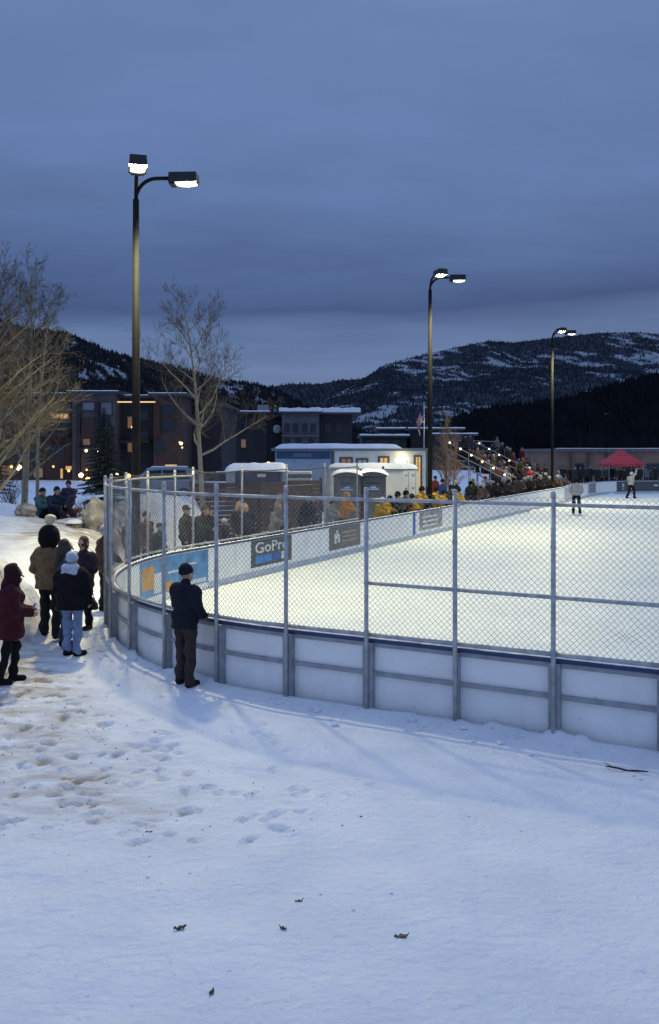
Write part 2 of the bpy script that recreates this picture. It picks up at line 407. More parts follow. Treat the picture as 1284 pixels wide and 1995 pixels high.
bp_ = t_.nodes.new('ShaderNodeBump'); bp_.inputs['Strength'].default_value = .15; bp_.inputs['Distance'].default_value = .02
t_.links.new(w_.outputs['Fac'], bp_.inputs['Height']); t_.links.new(bp_.outputs[0], b_.inputs['Normal'])
mb = MB(); pts = []
for (cs, ct, a0) in ((S0 + RC, T0 + RC, 180), (S1 - RC, T0 + RC, 270), (S1 - RC, T1 - RC, 0), (S0 + RC, T1 - RC, 90)):
    for k in range(17):
        a = R(a0 + 90 * k / 16); q = st(cs + (RC + .05) * math.cos(a), ct + (RC + .05) * math.sin(a), ICE_Z); pts.append(q)
c0 = st((S0 + S1) / 2, (T0 + T1) / 2, ICE_Z); mb.add([c0] + pts, [(0, 1 + i, 1 + (i + 1) % len(pts)) for i in range(len(pts))])
ice = tag(mb.build('ice_rink', ICE), kind='structure')
mb = MB(); a, b = st(S0 + 1.2, T1 - 4, ICE_Z + .004), st(S1 - 1.2, T1 - 4, ICE_Z + .004); q = st(0, .06)
mb.add([a - q, b - q, b + q, a + q], [(0, 1, 2, 3)]); mb.build('goal_line', mat('red_line', (.5, .12, .1), .5), ice)

# ---- mountains
FOREST = mat('conifer_far', (.036, .045, .057), .95, var=.2, scale=.03, spec=.05)  # distance haze put into the base colour: paler and bluer than nearer conifers
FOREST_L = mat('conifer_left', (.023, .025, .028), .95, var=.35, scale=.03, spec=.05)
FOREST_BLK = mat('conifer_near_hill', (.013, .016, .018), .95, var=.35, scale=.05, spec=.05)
def mountain(name, prof, d0, d1, seed, nx=260, ny=90, tree=None, snowy=.5, tree_h=9, ntree=16000, rough=.16, fmat=FOREST, back=1.35, fc=(.040, .050, .063), snow=(.29, .32, .36), fields=()):  # default fc carries the same blue distance haze in its colour
    """prof: skyline in photo columns and rows at crest distance d1; the slope comes down to d0; fields: (column, height 0-1, width, size) of open snow"""
    xs_ = np.array([p[0] for p in prof], float); ys_ = np.array([p[1] for p in prof], float)
    U = np.linspace(xs_[0], xs_[-1], nx); W = np.concatenate([np.linspace(0, 1, ny), [1.15, 1.5]]); sc = d1 * .11
    def surf(u, wv):
        cr = (HY - np.interp(u, xs_, ys_)) / F * d1 + EYE
        d = d0 + (d1 - d0) * np.minimum(wv, 1) + (d1 * (back - 1)) * np.maximum(wv - 1, 0) * 2
        x = (u - CX) / F * (d * .55 + d1 * .45)
        base = np.minimum(wv, 1) ** 1.25 * (1 - .9 * np.clip(wv - 1, 0, 1) ** .8)
        nz = fbm(x / sc, d / sc * .6, 5, seed)
        amp = rough * 4 * base * (1 - np.clip(wv, 0, 1) ** 3) + .012 * base
        return x, d, np.maximum(cr * (base + amp * nz * .9), -2)
    def snowmask(u, wv, x, d):
        q = fbm(x / sc * 2.0, d / sc * 1.1, 5, seed + 40) + 1.15 * fbm((x + .5 * d) / sc * 15, d / sc * 5, 5, seed + 60)
        for cu, cw, wu, ww in fields: q = q + .17 * np.exp(-((u - cu) / wu) ** 2 - ((wv - cw) / ww) ** 2)
        return sstep(.32 - .25 * snowy, .52 - .25 * snowy, q)
    UU, WW = np.meshgrid(U, W); X, D, Z = surf(UU, WW)
    V = np.stack([X.ravel(), D.ravel(), Z.ravel()], 1); n2, n1_ = UU.shape; idx = np.arange(n1_ * n2).reshape(n2, n1_)
    Fq = np.stack([idx[:-1, :-1].ravel(), idx[:-1, 1:].ravel(), idx[1:, 1:].ravel(), idx[1:, :-1].ravel()], 1)
    m = bpy.data.materials.new(name + '_slope'); m.use_nodes = True; t = m.node_tree; b = t.nodes['Principled BSDF']
    b.inputs['Roughness'].default_value = .95; b.inputs['Specular IOR Level'].default_value = .05
    g = t.nodes.new('ShaderNodeNewGeometry'); n = t.nodes.new('ShaderNodeTexNoise')
    n.inputs['Scale'].default_value = 40.0 / sc; n.inputs['Detail'].default_value = 6
    t.links.new(g.outputs['Position'], n.inputs['Vector'])
    at = t.nodes.new('ShaderNodeAttribute'); at.attribute_name = 'snow'
    ad_ = t.nodes.new('ShaderNodeMath'); ad_.operation = 'ADD'; t.links.new(at.outputs['Fac'], ad_.inputs[0])
    mu_ = t.nodes.new('ShaderNodeMath'); mu_.operation = 'MULTIPLY_ADD'; mu_.inputs[1].default_value = 1.6; mu_.inputs[2].default_value = -.8
    t.links.new(n.outputs['Fac'], mu_.inputs[0]); t.links.new(mu_.outputs[0], ad_.inputs[1])
    r = t.nodes.new('ShaderNodeValToRGB'); t.links.new(ad_.outputs[0], r.inputs[0])
    r.color_ramp.elements[0].position = .28; r.color_ramp.elements[1].position = .95
    r.color_ramp.elements[0].color = (*fc, 1); r.color_ramp.elements[1].color = (*snow, 1)
    t.links.new(r.outputs[0], b.inputs['Base Color'])
    me = np_mesh(name, V, Fq, m); a = me.attributes.new('snow', 'FLOAT', 'POINT'); a.data.foreach_set('value', snowmask(UU, WW, X, D).ravel().astype(np.float32))
    o = bpy.data.objects.new(name, me); col.objects.link(o); tag(o, kind='structure')
    # conifers standing on it, hardly any on the open snow
    n = ntree * 2; u = rng.uniform(xs_[0], xs_[-1], n); wv = rng.uniform(.02, 1.02, n) ** .8
    x, d, z = surf(u, wv); keep = rng.random(n) > snowmask(u, wv, x, d) * .88
    x, d, z = x[keep][:ntree], d[keep][:ntree], z[keep][:ntree]
    k = len(x); h = tree_h * rng.uniform(.5, 1.2, k); rad = h * rng.uniform(.20, .32, k); a0 = rng.uniform(0, 6.28, k)
    ang = a0[:, None] + np.arange(4)[None] * (math.pi / 2)
    ring = np.stack([x[:, None] + np.cos(ang) * rad[:, None], d[:, None] + np.sin(ang) * rad[:, None], np.repeat((z - .05 * h)[:, None], 4, 1)], 2)
    apex = np.stack([x, d, z + h], 1)[:, None, :]
    V = np.concatenate([apex, ring], 1).reshape(-1, 3); b0 = (np.arange(k) * 5)[:, None, None]
    Ft = (b0 + np.array([[0, 1, 2], [0, 2, 3], [0, 3, 4], [0, 4, 1]])[None]).reshape(-1, 3)
    fo = bpy.data.objects.new('conifer_forest', np_mesh('conifer_forest', V, Ft, fmat, False)); col.objects.link(fo)
    return o, tag(fo, tree, 'forest', kind='stuff')
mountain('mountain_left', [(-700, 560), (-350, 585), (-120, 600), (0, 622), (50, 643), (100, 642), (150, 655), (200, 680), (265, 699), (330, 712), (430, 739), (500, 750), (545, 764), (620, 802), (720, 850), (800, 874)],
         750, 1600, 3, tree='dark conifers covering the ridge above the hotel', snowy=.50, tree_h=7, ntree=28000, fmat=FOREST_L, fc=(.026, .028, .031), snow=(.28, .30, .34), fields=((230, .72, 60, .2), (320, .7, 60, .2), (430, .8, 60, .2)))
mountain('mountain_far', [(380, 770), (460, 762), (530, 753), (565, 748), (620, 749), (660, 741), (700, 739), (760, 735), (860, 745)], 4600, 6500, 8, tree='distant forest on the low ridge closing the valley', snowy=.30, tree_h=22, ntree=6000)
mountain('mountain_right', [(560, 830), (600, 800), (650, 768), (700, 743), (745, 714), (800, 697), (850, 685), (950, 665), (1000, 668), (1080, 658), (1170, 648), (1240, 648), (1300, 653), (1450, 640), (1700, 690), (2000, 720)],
         1500, 3100, 21, nx=300, ny=120, tree='dark forest on the big snow-patched mountain', snowy=.85, tree_h=8, ntree=46000, rough=.20, fields=((770, .93, 60, .08), (1235, .78, 55, .14), (1270, .96, 30, .06), (980, .58, 50, .10), (760, .5, 80, .2), (1020, .42, 80, .12), (860, .7, 40, .12), (700, .75, 50, .12), (1120, .55, 60, .1)))
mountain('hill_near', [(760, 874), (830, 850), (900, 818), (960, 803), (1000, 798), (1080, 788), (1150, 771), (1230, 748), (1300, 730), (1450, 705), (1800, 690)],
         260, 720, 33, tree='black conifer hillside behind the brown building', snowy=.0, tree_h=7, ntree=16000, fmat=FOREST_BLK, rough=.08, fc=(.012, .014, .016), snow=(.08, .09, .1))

# ================================================================== RINK BOARDS AND FENCE
WHITE = mat('board_white', (.90, .90, .88), .45, var=.05, scale=1.5, bump=.03, bscale=8)
STEEL = mat('galvanised_steel', (.42, .43, .44), .5, .15, var=.2, scale=9, bump=.05)
CHAN = mat('board_channel', (.32, .34, .37), .55, .1, var=.15, scale=6)
BLUE = mat('blue_cap', (.025, .05, .15), .45, var=.15)
WIRE = mat('fence_wire', (.27, .29, .31), .5, .3, var=.2)
t_ = WHITE.node_tree; b_ = t_.nodes['Principled BSDF']; src_ = b_.inputs['Base Color'].links[0].from_socket
g_ = t_.nodes.new('ShaderNodeNewGeometry'); v_ = t_.nodes.new('ShaderNodeTexVoronoi'); v_.inputs['Scale'].default_value = 3.2; t_.links.new(g_.outputs['Position'], v_.inputs['Vector'])
l_ = t_.nodes.new('ShaderNodeMath'); l_.operation = 'LESS_THAN'; l_.inputs[1].default_value = .05; t_.links.new(v_.outputs['Distance'], l_.inputs[0])
n_ = t_.nodes.new('ShaderNodeTexNoise'); n_.inputs['Scale'].default_value = 1.4; n_.inputs['Detail'].default_value = 8; mp_ = t_.nodes.new('ShaderNodeMapping'); mp_.inputs['Scale'].default_value = (3, 3, .7)
t_.links.new(g_.outputs['Position'], mp_.inputs[0]); t_.links.new(mp_.outputs[0], n_.inputs['Vector'])
q_ = t_.nodes.new('ShaderNodeMapRange'); q_.inputs[1].default_value = .52; q_.inputs[2].default_value = .75; q_.inputs[4].default_value = .13; t_.links.new(n_.outputs['Fac'], q_.inputs[0])
k_ = t_.nodes.new('ShaderNodeMath'); k_.operation = 'MULTIPLY_ADD'; k_.inputs[1].default_value = .35; t_.links.new(l_.outputs[0], k_.inputs[0]); t_.links.new(q_.outputs[0], k_.inputs[2])
x_ = t_.nodes.new('ShaderNodeMixRGB'); x_.inputs[2].default_value = (.30, .32, .35, 1); t_.links.new(k_.outputs[0], x_.inputs[0]); t_.links.new(src_, x_.inputs[1]); t_.links.new(x_.outputs[0], b_.inputs['Base Color'])
SP = 1.18
l_start, l_fine = -4 * SP, side_l(27.0)
boards = thing('rink_boards', 'white hockey rink boards with blue cap rail running round the ice', 'rink boards', st(S0 + RC, T0, 0))
nb = int(round((LB - l_start) / SP)); edges = [l_start + SP * i for i in range(nb + 1)]
step = (LC - edges[-1]) / round((LC - edges[-1]) / 2.4)
k = edges[-1]
while k < LC - .01: k += step; edges.append(k)
step = RC * math.pi / 2 / 5
for i in range(5): edges.append(LC + step * (i + 1))
for i in range(5): edges.append(LD + 2.4 * (i + 1))
for i in range(len(edges) - 1):
    a, b = edges[i], edges[i + 1]; n = 6 if (b > LA and a < LB) or (b > LC and a < LD) else 1
    near = i <= nb
    g = .006
    MB().strip(a + g, b - g, n, ICE_Z - .25, CAP_Z - .05, 0, .03).build('panel', WHITE, boards)
    MB().strip(a, b, n, CAP_Z - .05, CAP_Z, -.035, .075).build('cap_rail', BLUE, boards)
    if near:
        MB().strip(a + .05, b - .03, n, CAP_Z - .105, CAP_Z - .052, .031, .06).build('top_stringer', CHAN, boards)
        MB().strip(a + .05, b - .03, n, .43, .485, .031, .075).build('stringer', CHAN, boards)
        mbx = MB(); p, nn = path(a); tt = Vector((nn.y, -nn.x, 0)); rz = math.atan2(tt.y, tt.x)
        wide = .13 if i % 4 in (0, 2, 3) and i < nb - 6 else .06
        mbx.box(p + nn * .085 + tt * .0 + Vector((0, 0, (CAP_Z - .055 - .25) / 2)), (wide, .10, CAP_Z - .055 + .25), rz); mbx.build('upright', CHAN, boards)
    if i < nb + 26:   # a crust of snow crumbs lying along the cap
        pass
KICK = mat('kick_plate', (.45, .52, .62), .5)
MB().strip(side_l(18), LC, 12, ICE_Z + .0, ICE_Z + .17, -.012, -.001).build('kick_plate', KICK, boards)
MB().strip(LC, LD + 10, 14, ICE_Z, ICE_Z + .17, -.012, -.001).build('kick_plate', KICK, boards)
MB().strip(side_l(31.7), side_l(31.95), 1, ICE_Z + .17, CAP_Z - .05, -.012, -.001).build('blue_line_stripe', mat('line_blue', (.02, .09, .42), .5), boards)

fence = thing('rink_fence', 'grey chain-link fence on steel posts above the rink boards', 'fence', st(S0 + RC, T0, 0))
FO = .16
posts = [l_start + SP * i for i in range(nb + 1)]
l = posts[-1]
for t in (17.6, 19.8, 22.2, 24.6, 27.0): posts.append(side_l(t))
posts = sorted(set(round(q, 3) for q in posts))
TOPZ = 2.68
for i, l in enumerate(posts):
    p, nn = path(l); q = p + nn * FO
    base = gz(q.x, q.y) - .1
    top = 2.80 if l < LB else 2.86
    o = MB().tube([q + Vector((0, 0, base)), q + Vector((0, 0, top))], .028, 10).build('post', STEEL, fence, smooth=True)
    c = MB(); c.ball(q + Vector((0, 0, top + .012)), (.032, .032, .026), 10, 6); c.tube([q + Vector((0, 0, top - .04)), q + Vector((0, 0, top))], .032, 10); c.build('cap', STEEL, o, smooth=True)
    # tie band clamps
    for z in (1.0, 1.62, 2.2, TOPZ): MB().tube([q + Vector((0, 0, z - .02)), q + Vector((0, 0, z + .02))], .034, 10).build('clamp', STEEL, o)
def rail(l0, l1, z, r, name, off=FO, sag=0.0, m=STEEL):
    n = max(2, int((l1 - l0) / .3)); pts = []
    for i in range(n + 1):
        p, nn = path(l0 + (l1 - l0) * i / n); u = i / n; pts.append(p + nn * off + Vector((0, 0, z - sag * 4 * u * (1 - u))))
    MB().tube(pts, r, 8).build(name, m, fence, smooth=True)
for a, b in zip(posts[:-1], posts[1:]):
    if b <= side_l(17.7):
        rail(a, b, TOPZ, .022, 'top_rail', FO)
    else:
        rail(a, b, 2.76, .017, 'top_cable', FO, .03, mat('black_cable', (.02, .02, .025), .6))
    rail(a, b, .962, .028, 'bottom_rail', FO - .03)
    if b <= 2 * SP + .01: rail(a, b, 1.62, .024, 'middle_rail', FO)
# woven wire, one panel per bay
WX = .037
def wire_panel(a, b):
    nw = max(1, int(round((b - a) / WX))); wx = (b - a) / nw; z0, z1 = .962, 2.765; nz = int(round((z1 - z0) / WX)); dz = (z1 - z0) / nz
    ls = np.linspace(a, b, nw + 1); P = [path(q) for q in ls]
    Pm = np.array([[p.x + n.x * (FO - .028), p.y + n.y * (FO - .028)] for p, n in P]); NN = np.array([[n.x, n.y] for p, n in P])
    ph = random.uniform(0, 6)
    V = []; Fs = []; rr = .0027
    for i in range(nw):
        zz_ = z0 + dz * np.arange(nz + 1); sel = (np.arange(nz + 1) + i) % 2
        XY = np.where(sel[:, None] == 0, Pm[i][None], Pm[i + 1][None]); wob = .006 * np.sin(zz_ * 5 + ph + i * .35)
        XY = XY + NN[i][None] * (wob + .004 * (sel * 2 - 1))[:, None]
        C = np.concatenate([XY, zz_[:, None]], 1)
        # a puck has pulled the wires together in the first bay right of the nearest post
        if a < -.79 < b:
            lw = np.where(sel == 0, ls[i], ls[i + 1]); dl, dzv = lw + .79, zz_ - 1.237; q = np.exp(-(np.hypot(dl, dzv) / .11) ** 2) * .55
            tdir = (Pm[i + 1] - Pm[i]) / wx; C[:, :2] -= tdir[None] * (dl * q)[:, None]; C[:, 2] -= dzv * q
        ring = np.stack([np.stack([NN[i][0] * math.cos(q) * rr, NN[i][1] * math.cos(q) * rr, math.sin(q) * rr * 1.35], 0) for q in (0, 2.094, 4.189)])
        vv = (C[:, None, :] + ring[None]).reshape(-1, 3); o = len(V) * (nz + 1) * 3
        V.append(vv)
        base = (np.arange(nz) * 3)[:, None] + o; j = np.arange(3)
        Fs.append(np.stack([base + j, base + (j + 1) % 3, base + 3 + (j + 1) % 3, base + 3 + j], 2).reshape(-1, 4))
    me = np_mesh('chain_link', np.concatenate(V) - np.array(fence.location)[None], np.concatenate(Fs), WIRE)
    o = bpy.data.objects.new('chain_link', me); col.objects.link(o); o.parent = fence; o['kind'] = 'stuff'
for a, b in zip(posts[:-1], posts[1:]): wire_panel(a, b)

# crust of snow left on the cap rail
def crust(l0, l1, name):
    n = int((l1 - l0) / .05); vs = []; r = random.Random(5)
    for i in range(n + 1):
        p, nn = path(l0 + (l1 - l0) * i / n); h = .004 + .018 * max(0, r.uniform(-.3, 1)); hw = .03 + .012 * r.random()
        for o, z in ((.02 - hw, 0.001), (.02 - hw * .5, h), (.02 + hw * .5, h), (.02 + hw, 0.001)): vs.append(p + nn * o + Vector((0, 0, CAP_Z + z)))
    fs = [(i * 4 + j, i * 4 + j + 1, i * 4 + 5 + j, i * 4 + 4 + j) for i in range(n) for j in range(3)]
    m = MB(); m.add(vs, fs); return m.build(name, SNOWC, boards, smooth=True)
crust(l_start, LC, 'snow_crust')

# ---- advertising boards on the inner faces
ADG = mat('ad_charcoal', (.085, .09, .095), .5, var=.1); ADW = mat('ad_white', (.72, .72, .72), .5, var=.04)
ADB = mat('ad_blue', (.05, .24, .62), .5); ADB2 = mat('ad_blue_dark', (.03, .12, .40), .5); ADO = mat('ad_orange', (.62, .32, .08), .5); ADSKY = mat('ad_sky', (.10, .28, .55), .5, var=.35, scale=3)
def ad(name, label, t0, t1, z0, z1, m):
    l0, l1 = side_l(t0), side_l(t1); p, n = path(l0)
    o = thing(name, label, 'sign', p - n * .01 + Vector((0, 0, z0)))
    nseg = 8 if l0 < LB or l1 > LC else 1
    MB().strip(l0, l1, nseg, z0, z1, -.010, -.001).build('backing', m, o)
    return o
def ad_rect(o, name, m, t0, t1, z0, z1, lift=.014):
    l0, l1 = side_l(t0), side_l(t1); n = 4 if l0 < LB or l1 > LC else 1
    MB().strip(l0, l1, n, z0, z1, -lift, -.0105).build(name, m, o)
def ad_text(o, txt, m, t0, t1, z0, z1, l_of=side_l, bold=0.0):
    cu = bpy.data.curves.new('t', 'FONT'); cu.body = txt; cu.extrude = .002; cu.offset = bold; cu.resolution_u = 3
    tmp = bpy.data.objects.new('t', cu); col.objects.link(tmp)
    dg = bpy.context.evaluated_depsgraph_get(); me = bpy.data.meshes.new_from_object(tmp.evaluated_get(dg)); bpy.data.objects.remove(tmp)
    co = np.array([v.co[:] for v in me.vertices]); lo, hi = co.min(0), co.max(0)
    for v in me.vertices:
        fx = (v.co.x - lo[0]) / (hi[0] - lo[0]); fz = (v.co.y - lo[1]) / (hi[1] - lo[1])
        p, n = path(l_of(t0 + (t1 - t0) * fx)); q = p - n * (.0135 + v.co.z) + Vector((0, 0, z0 + (z1 - z0) * fz))
        v.co = q - Vector(o.location)
    me.materials.clear(); me.materials.append(m); ob = bpy.data.objects.new('lettering', me); col.objects.link(ob); ob.parent = o
g = ad('advertising_board', 'charcoal board sign with white GoPro lettering over blue squares', 20.0, 22.2, .10, .83, ADG)
ad_text(g, 'GoPro', ADW, 20.2, 22.0, .47, .77, bold=.012)
for k_, (a_, mm) in enumerate(zip((20.2, 20.65, 21.1, 21.6), (ADB, ADB, ADB2, ADW))): ad_rect(g, 'square', mm, a_, a_ + (.42 if k_ < 3 else .36), .19, .40)
g = ad('advertising_board', 'grey board sign with pale mountain emblem beside the orange hoodie spectator', 24.6, 26.9, .10, .83, mat('ad_grey', (.16, .15, .14), .5))
for a_, b_, c_, d_ in ((24.95, 25.1, .3, .62), (25.1, 25.22, .45, .72), (25.22, 25.34, .3, .58)): ad_rect(g, 'emblem', ADW, a_, b_, c_, d_)
for q_ in (.30, .44, .58): ad_rect(g, 'text_line', mat('ad_tan', (.42, .30, .2), .5), 25.5, 26.6, q_, q_ + .06)
g = ad('advertising_board', 'mottled grey board sign right of the blue line stripe', 32.4, 35.0, .10, .83, mat('ad_mottle', (.30, .30, .30), .5, var=.5, scale=5))
for q_ in (.22, .40, .58): ad_rect(g, 'text_line', ADW, 32.7, 34.4, q_, q_ + .07)
g = ad('advertising_board', 'blue and orange poster board on the curved corner boards', 14.9, 18.0, .0, .82, ADSKY)
ad_rect(g, 'orange_shape', ADO, 15.0, 15.65, .18, .70); ad_rect(g, 'orange_shape', ADO, 16.05, 16.5, .02, .24)
ad_rect(g, 'white_band', ADW, 15.65, 16.0, .05, .5); ad_rect(g, 'white_band', ADW, 16.6, 17.9, .04, .14); ad_rect(g, 'white_scribble', ADW, 16.3, 16.9, .42, .47); ad_rect(g, 'white_scribble', ADW, 16.8, 17.5, .52, .57)
g = ad('advertising_board', 'blue framed panel on far side boards near standing referee', 58.5, 62.5, .0, .80, mat('ad_pale', (.42, .46, .52), .5))
g = ad('advertising_board', 'small grey lettered panel on far boards beside standing referee', 66.5, 69.5, .05, .80, mat('ad_pale2', (.36, .36, .38), .5))
for q_ in (.2, .4, .6): ad_rect(g, 'text_line', ADG, 67, 69, q_, q_ + .07)
g = ad('advertising_board', 'long charcoal board sign on the curved far end boards', 73.0, 79.0, .0, .80, ADG)
ad_rect(g, 'text_line', ADW, 73.5, 75.0, .50, .62); ad_rect(g, 'text_line', ADW, 73.5, 75.0, .35, .44); ad_rect(g, 'text_line', ADW, 73.5, 75.0, .15, .22); ad_rect(g, 'text_line', ADW, 76.5, 78.5, .40, .53)

# ================================================================== LAMP POLES
POLE = mat('bronze_pole', (.007, .0075, .008), .75, 0, var=.15, spec=.2); HEADM = mat('lamp_housing', (.020, .024, .026), .45, .2)
LENS_W = mat('lamp_lens_warm', (.9, .9, .9), .4, emit=(1, .80, .50), estr=3.2); LENS_C = mat('lamp_lens_cool', (.9, .9, .9), .4, emit=(.95, 1, .90), estr=1.9)
def lamp_pole(label, x, d, top, power):
    b = on(x, d); o = thing('lamp_pole', label, 'lamp pole', b, 0, 'rink lamp poles')
    MB().tube([b + Vector((0, 0, -.2)), Vector((b.x, b.y, top * .55)), Vector((b.x, b.y, top - .55))], [.105, .095, .075], 12).build('pole', POLE, o, smooth=True)
    m = MB(); m.box(b + Vector((0, 0, .02)), (.4, .4, .05)); m.build('base_plate', POLE, o)
    for k, (dx, dy) in enumerate(((1.0, -.05), (.25, -.97))):
        dv = Vector((dx, dy, 0)).normalized(); c = Vector((b.x, b.y, top - .55)); pts = []
        for i in range(9):
            a = R(90 * i / 8); pts.append(c + dv * .5 * (1 - math.cos(a)) + Vector((0, 0, .5 * math.sin(a))))
        pts.append(pts[-1] + dv * .30)
        arm = MB().tube(pts, .045, 10).build('arm', POLE, o, smooth=True)
        hc = pts[-1] + dv * .36 + Vector((0, 0, -.02)); rz = math.atan2(dv.y, dv.x)
        m = MB(); ax = Vector((math.cos(rz), math.sin(rz), 0)); ay = Vector((-math.sin(rz), math.cos(rz), 0))
        def P_(u, v, z): return hc + ax * u * .86 + ay * v * .88 + Vector((0, 0, z * .9))
        # housing: tapered shoebox, open skirt below
        vs = [P_(u, v, z) for u, v, z in ((-.40, -.23, -.13), (.40, -.23, -.13), (.40, .23, -.13), (-.40, .23, -.13), (-.38, -.21, .13), (.38, -.21, .13), (.38, .21, .13), (-.38, .21, .13))]
        m.add(vs, [(4, 5, 6, 7), (0, 1, 5, 4), (1, 2, 6, 5), (2, 3, 7, 6), (3, 0, 4, 7)])
        vs = [P_(u, v, z) for u, v, z in ((-.40, -.23, -.13), (.40, -.23, -.13), (.40, .23, -.13), (-.40, .23, -.13), (-.22, -.19, -.13), (.36, -.19, -.13), (.36, .19, -.13), (-.22, .19, -.13))]
        m.add(vs, [(0, 4, 5, 1), (1, 5, 6, 2), (2, 6, 7, 3), (3, 7, 4, 0)])
        m.box(P_(-.3, 0, -.15), (.14, .3, .05), rz)
        hd = m.build('lamp_head', HEADM, o)
        lm = MB(); vs = []
        for i in range(9):
            for j in range(7):
                u = -.22 + .58 * i / 8; v = -.19 + .38 * j / 6; bz = .075 * math.sin(math.pi * i / 8) ** .5 * math.sin(math.pi * j / 6) ** .5
                vs.append(P_(u, v, -.131 - bz))
        lm.add(vs, [(i * 7 + j, i * 7 + j + 1, i * 7 + j + 8, i * 7 + j + 7) for i in range(8) for j in range(6)])
        lm.build('lens', LENS_C if k == 0 else LENS_W, hd, smooth=True)
        ld = bpy.data.lights.new('lamp_light', 'SPOT'); ld.energy = power * (.45 if k == 0 else 1.35); ld.spot_size = R(180); ld.spot_blend = .45; ld.shadow_soft_size = .28
        ld.color = (1, .93, .55) if k == 0 else (1, .87, .46)
        lo = bpy.data.objects.new('lamp_light', ld); col.objects.link(lo); lo.parent = o
        lo.location = P_(.07, 0, -.26) - Vector(o.location)
        aim = (st(1, -.25) * .55 + dv * .2 if k == 0 else st(1, -.5) * .35 + dv * .45) + Vector((0, 0, -1))
        lo.rotation_euler = aim.to_track_quat('-Z', 'Y').to_euler()
    return o
lamp_pole('tall bronze lamp pole with two lit heads at the near rink corner', 265, 20.9, 9.88, LAMP_POWER)
lamp_pole('double-headed lamp pole rising behind the white mobile office', 838, 37.0, 10.7, LAMP_POWER)
lamp_pole('farthest double-headed lamp pole beside the bleachers', 1076, 56.5, 11.05, LAMP_POWER * 1.3)

# ================================================================== BUILDINGS
GLASS = mat('window_glass', (.03, .035, .045), .12, var=.2)
LIT = mat('window_lit', (.5, .35, .15), .5, var=.5, scale=3, emit=(1, .55, .16), estr=.55)
LITDIM = mat('window_dim', (.3, .2, .1), .5, emit=(1, .5, .2), estr=.10)
BULB = mat('bulb_warm', (.9, .8, .6), .5, emit=(1, .70, .30), estr=6)
BULBO = mat('bulb_orange', (.9, .7, .4), .5, emit=(1, .5, .12), estr=2.5)
FRAME = mat('window_frame', (.05, .045, .04), .6)
ROOFD = mat('roof_edge', (.06, .055, .055), .7)
SNOWR = SNOWC
def facade(parent, wins, y, wdt=.10, fm=FRAME):
    """windows (x0, x1, z0, z1, material) on a wall facing the camera at depth y"""
    for x0, x1, z0, z1, gm in wins:
        m = MB(); f = .09
        m.box(((x0 + x1) / 2, y - .05, z1 + f / 2), (x1 - x0 + 2 * f, .12, f)); m.box(((x0 + x1) / 2, y - .05, z0 - f / 2), (x1 - x0 + 2 * f, .16, f))
        for xx in (x0 - f / 2, x1 + f / 2): m.box((xx, y - .05, (z0 + z1) / 2), (f, .12, z1 - z0))
        if x1 - x0 > 1.3: m.box(((x0 + x1) / 2, y - .04, (z0 + z1) / 2), (.07, .1, z1 - z0))
        w_ = m.build('window', fm, parent); MB().box(((x0 + x1) / 2, y - .02, (z0 + z1) / 2), (x1 - x0, .03, z1 - z0)).build('pane', gm, w_)
def pxw(x0, x1, y0, y1, d):
    a, b = px(x0, y1, d), px(x1, y0, d); return a.x, b.x, a.z, b.z
def block(parent, x0, x1, ytop, d, depth, m, name='wall', zb=-.2, fascia=ROOFD, over=.5, snow=.12):
    a, b = px(x0, ytop, d), px(x1, ytop, d); top = a.z
    MB().box(((a.x + b.x) / 2, d + depth / 2, (top + zb) / 2), (b.x - a.x, depth, top - zb)).build(name, m, parent)
    rf = MB().box(((a.x + b.x) / 2, d + depth / 2 - over / 2, top + .16), (b.x - a.x + 2 * over, depth + over, .30)).build('roof', fascia, parent)
    if snow:
        m2 = MB(); n = 24; vs = []
        for i in range(n + 1):
            x = a.x - over + (b.x - a.x + 2 * over) * i / n; h = snow * (.75 + .08 * math.sin(i * .7) + .05 * math.sin(i * 1.9 + d))
            vs += [(x, d - over - .02, top + .312), (x, d - over + .12, top + .312 + h), (x, d + depth, top + .312 + h)]
        m2.add(vs, [(i * 3 + j, i * 3 + j + 1, i * 3 + 4 + j, i * 3 + 3 + j) for i in range(n) for j in range(2)])
        m2.build('roof_snow', SNOWR, rf, smooth=True)
    return a.x, b.x, top

HW = mat('hotel_panel', (.12, .10, .09), .8, var=.2, scale=1.2); HB = mat('hotel_brick', (.080, .046, .035), .85, var=.25, scale=3); HD = mat('hotel_dark', (.035, .03, .03), .85)
HR = mat('hotel_rust', (.08, .034, .026), .85)
def slab(parent, name, m, x0, x1, y0, y1, d, th=.4):
    a, b, c, e = pxw(x0, x1, y0, y1, d); MB().box(((a + b) / 2, d - th / 2, (c + e) / 2), (b - a, th, e - c)).build(name, m, parent)
hotel = thing('hotel', 'dark three-storey lodge with flat roofs and lit windows behind the aspens', 'building', px(200, 934, 96).xy.to_3d())
D1 = 96.0
block(hotel, -260, 140, 772, D1, 22, HB); block(hotel, 141, 224, 768, D1 - 1.5, 22, HW)
block(hotel, 226, 298, 776, D1 + 1.0, 18, HD); block(hotel, 299, 356, 772, D1 - .5, 18, HB); block(hotel, 357, 432, 790, D1 + 6, 16, HD, snow=0)
slab(hotel, 'upper_panel', HW, -60, 139, 786, 822, D1, .3)
slab(hotel, 'belt_course', mat('belt', (.2, .18, .17), .7), -60, 139, 821, 824, D1, .5)
slab(hotel, 'column', HD, 150, 158, 785, 930, D1 - 1.5); slab(hotel, 'column', HD, 187, 194, 785, 930, D1 - 1.5)
slab(hotel, 'rust_panel', HR, 160, 186, 815, 850, D1 - 1.5, .3); slab(hotel, 'rust_panel', HR, 196, 222, 830, 905, D1 - 1.5, .3); slab(hotel, 'rust_panel', HR, 300, 312, 790, 850, D1 - .5, .3)
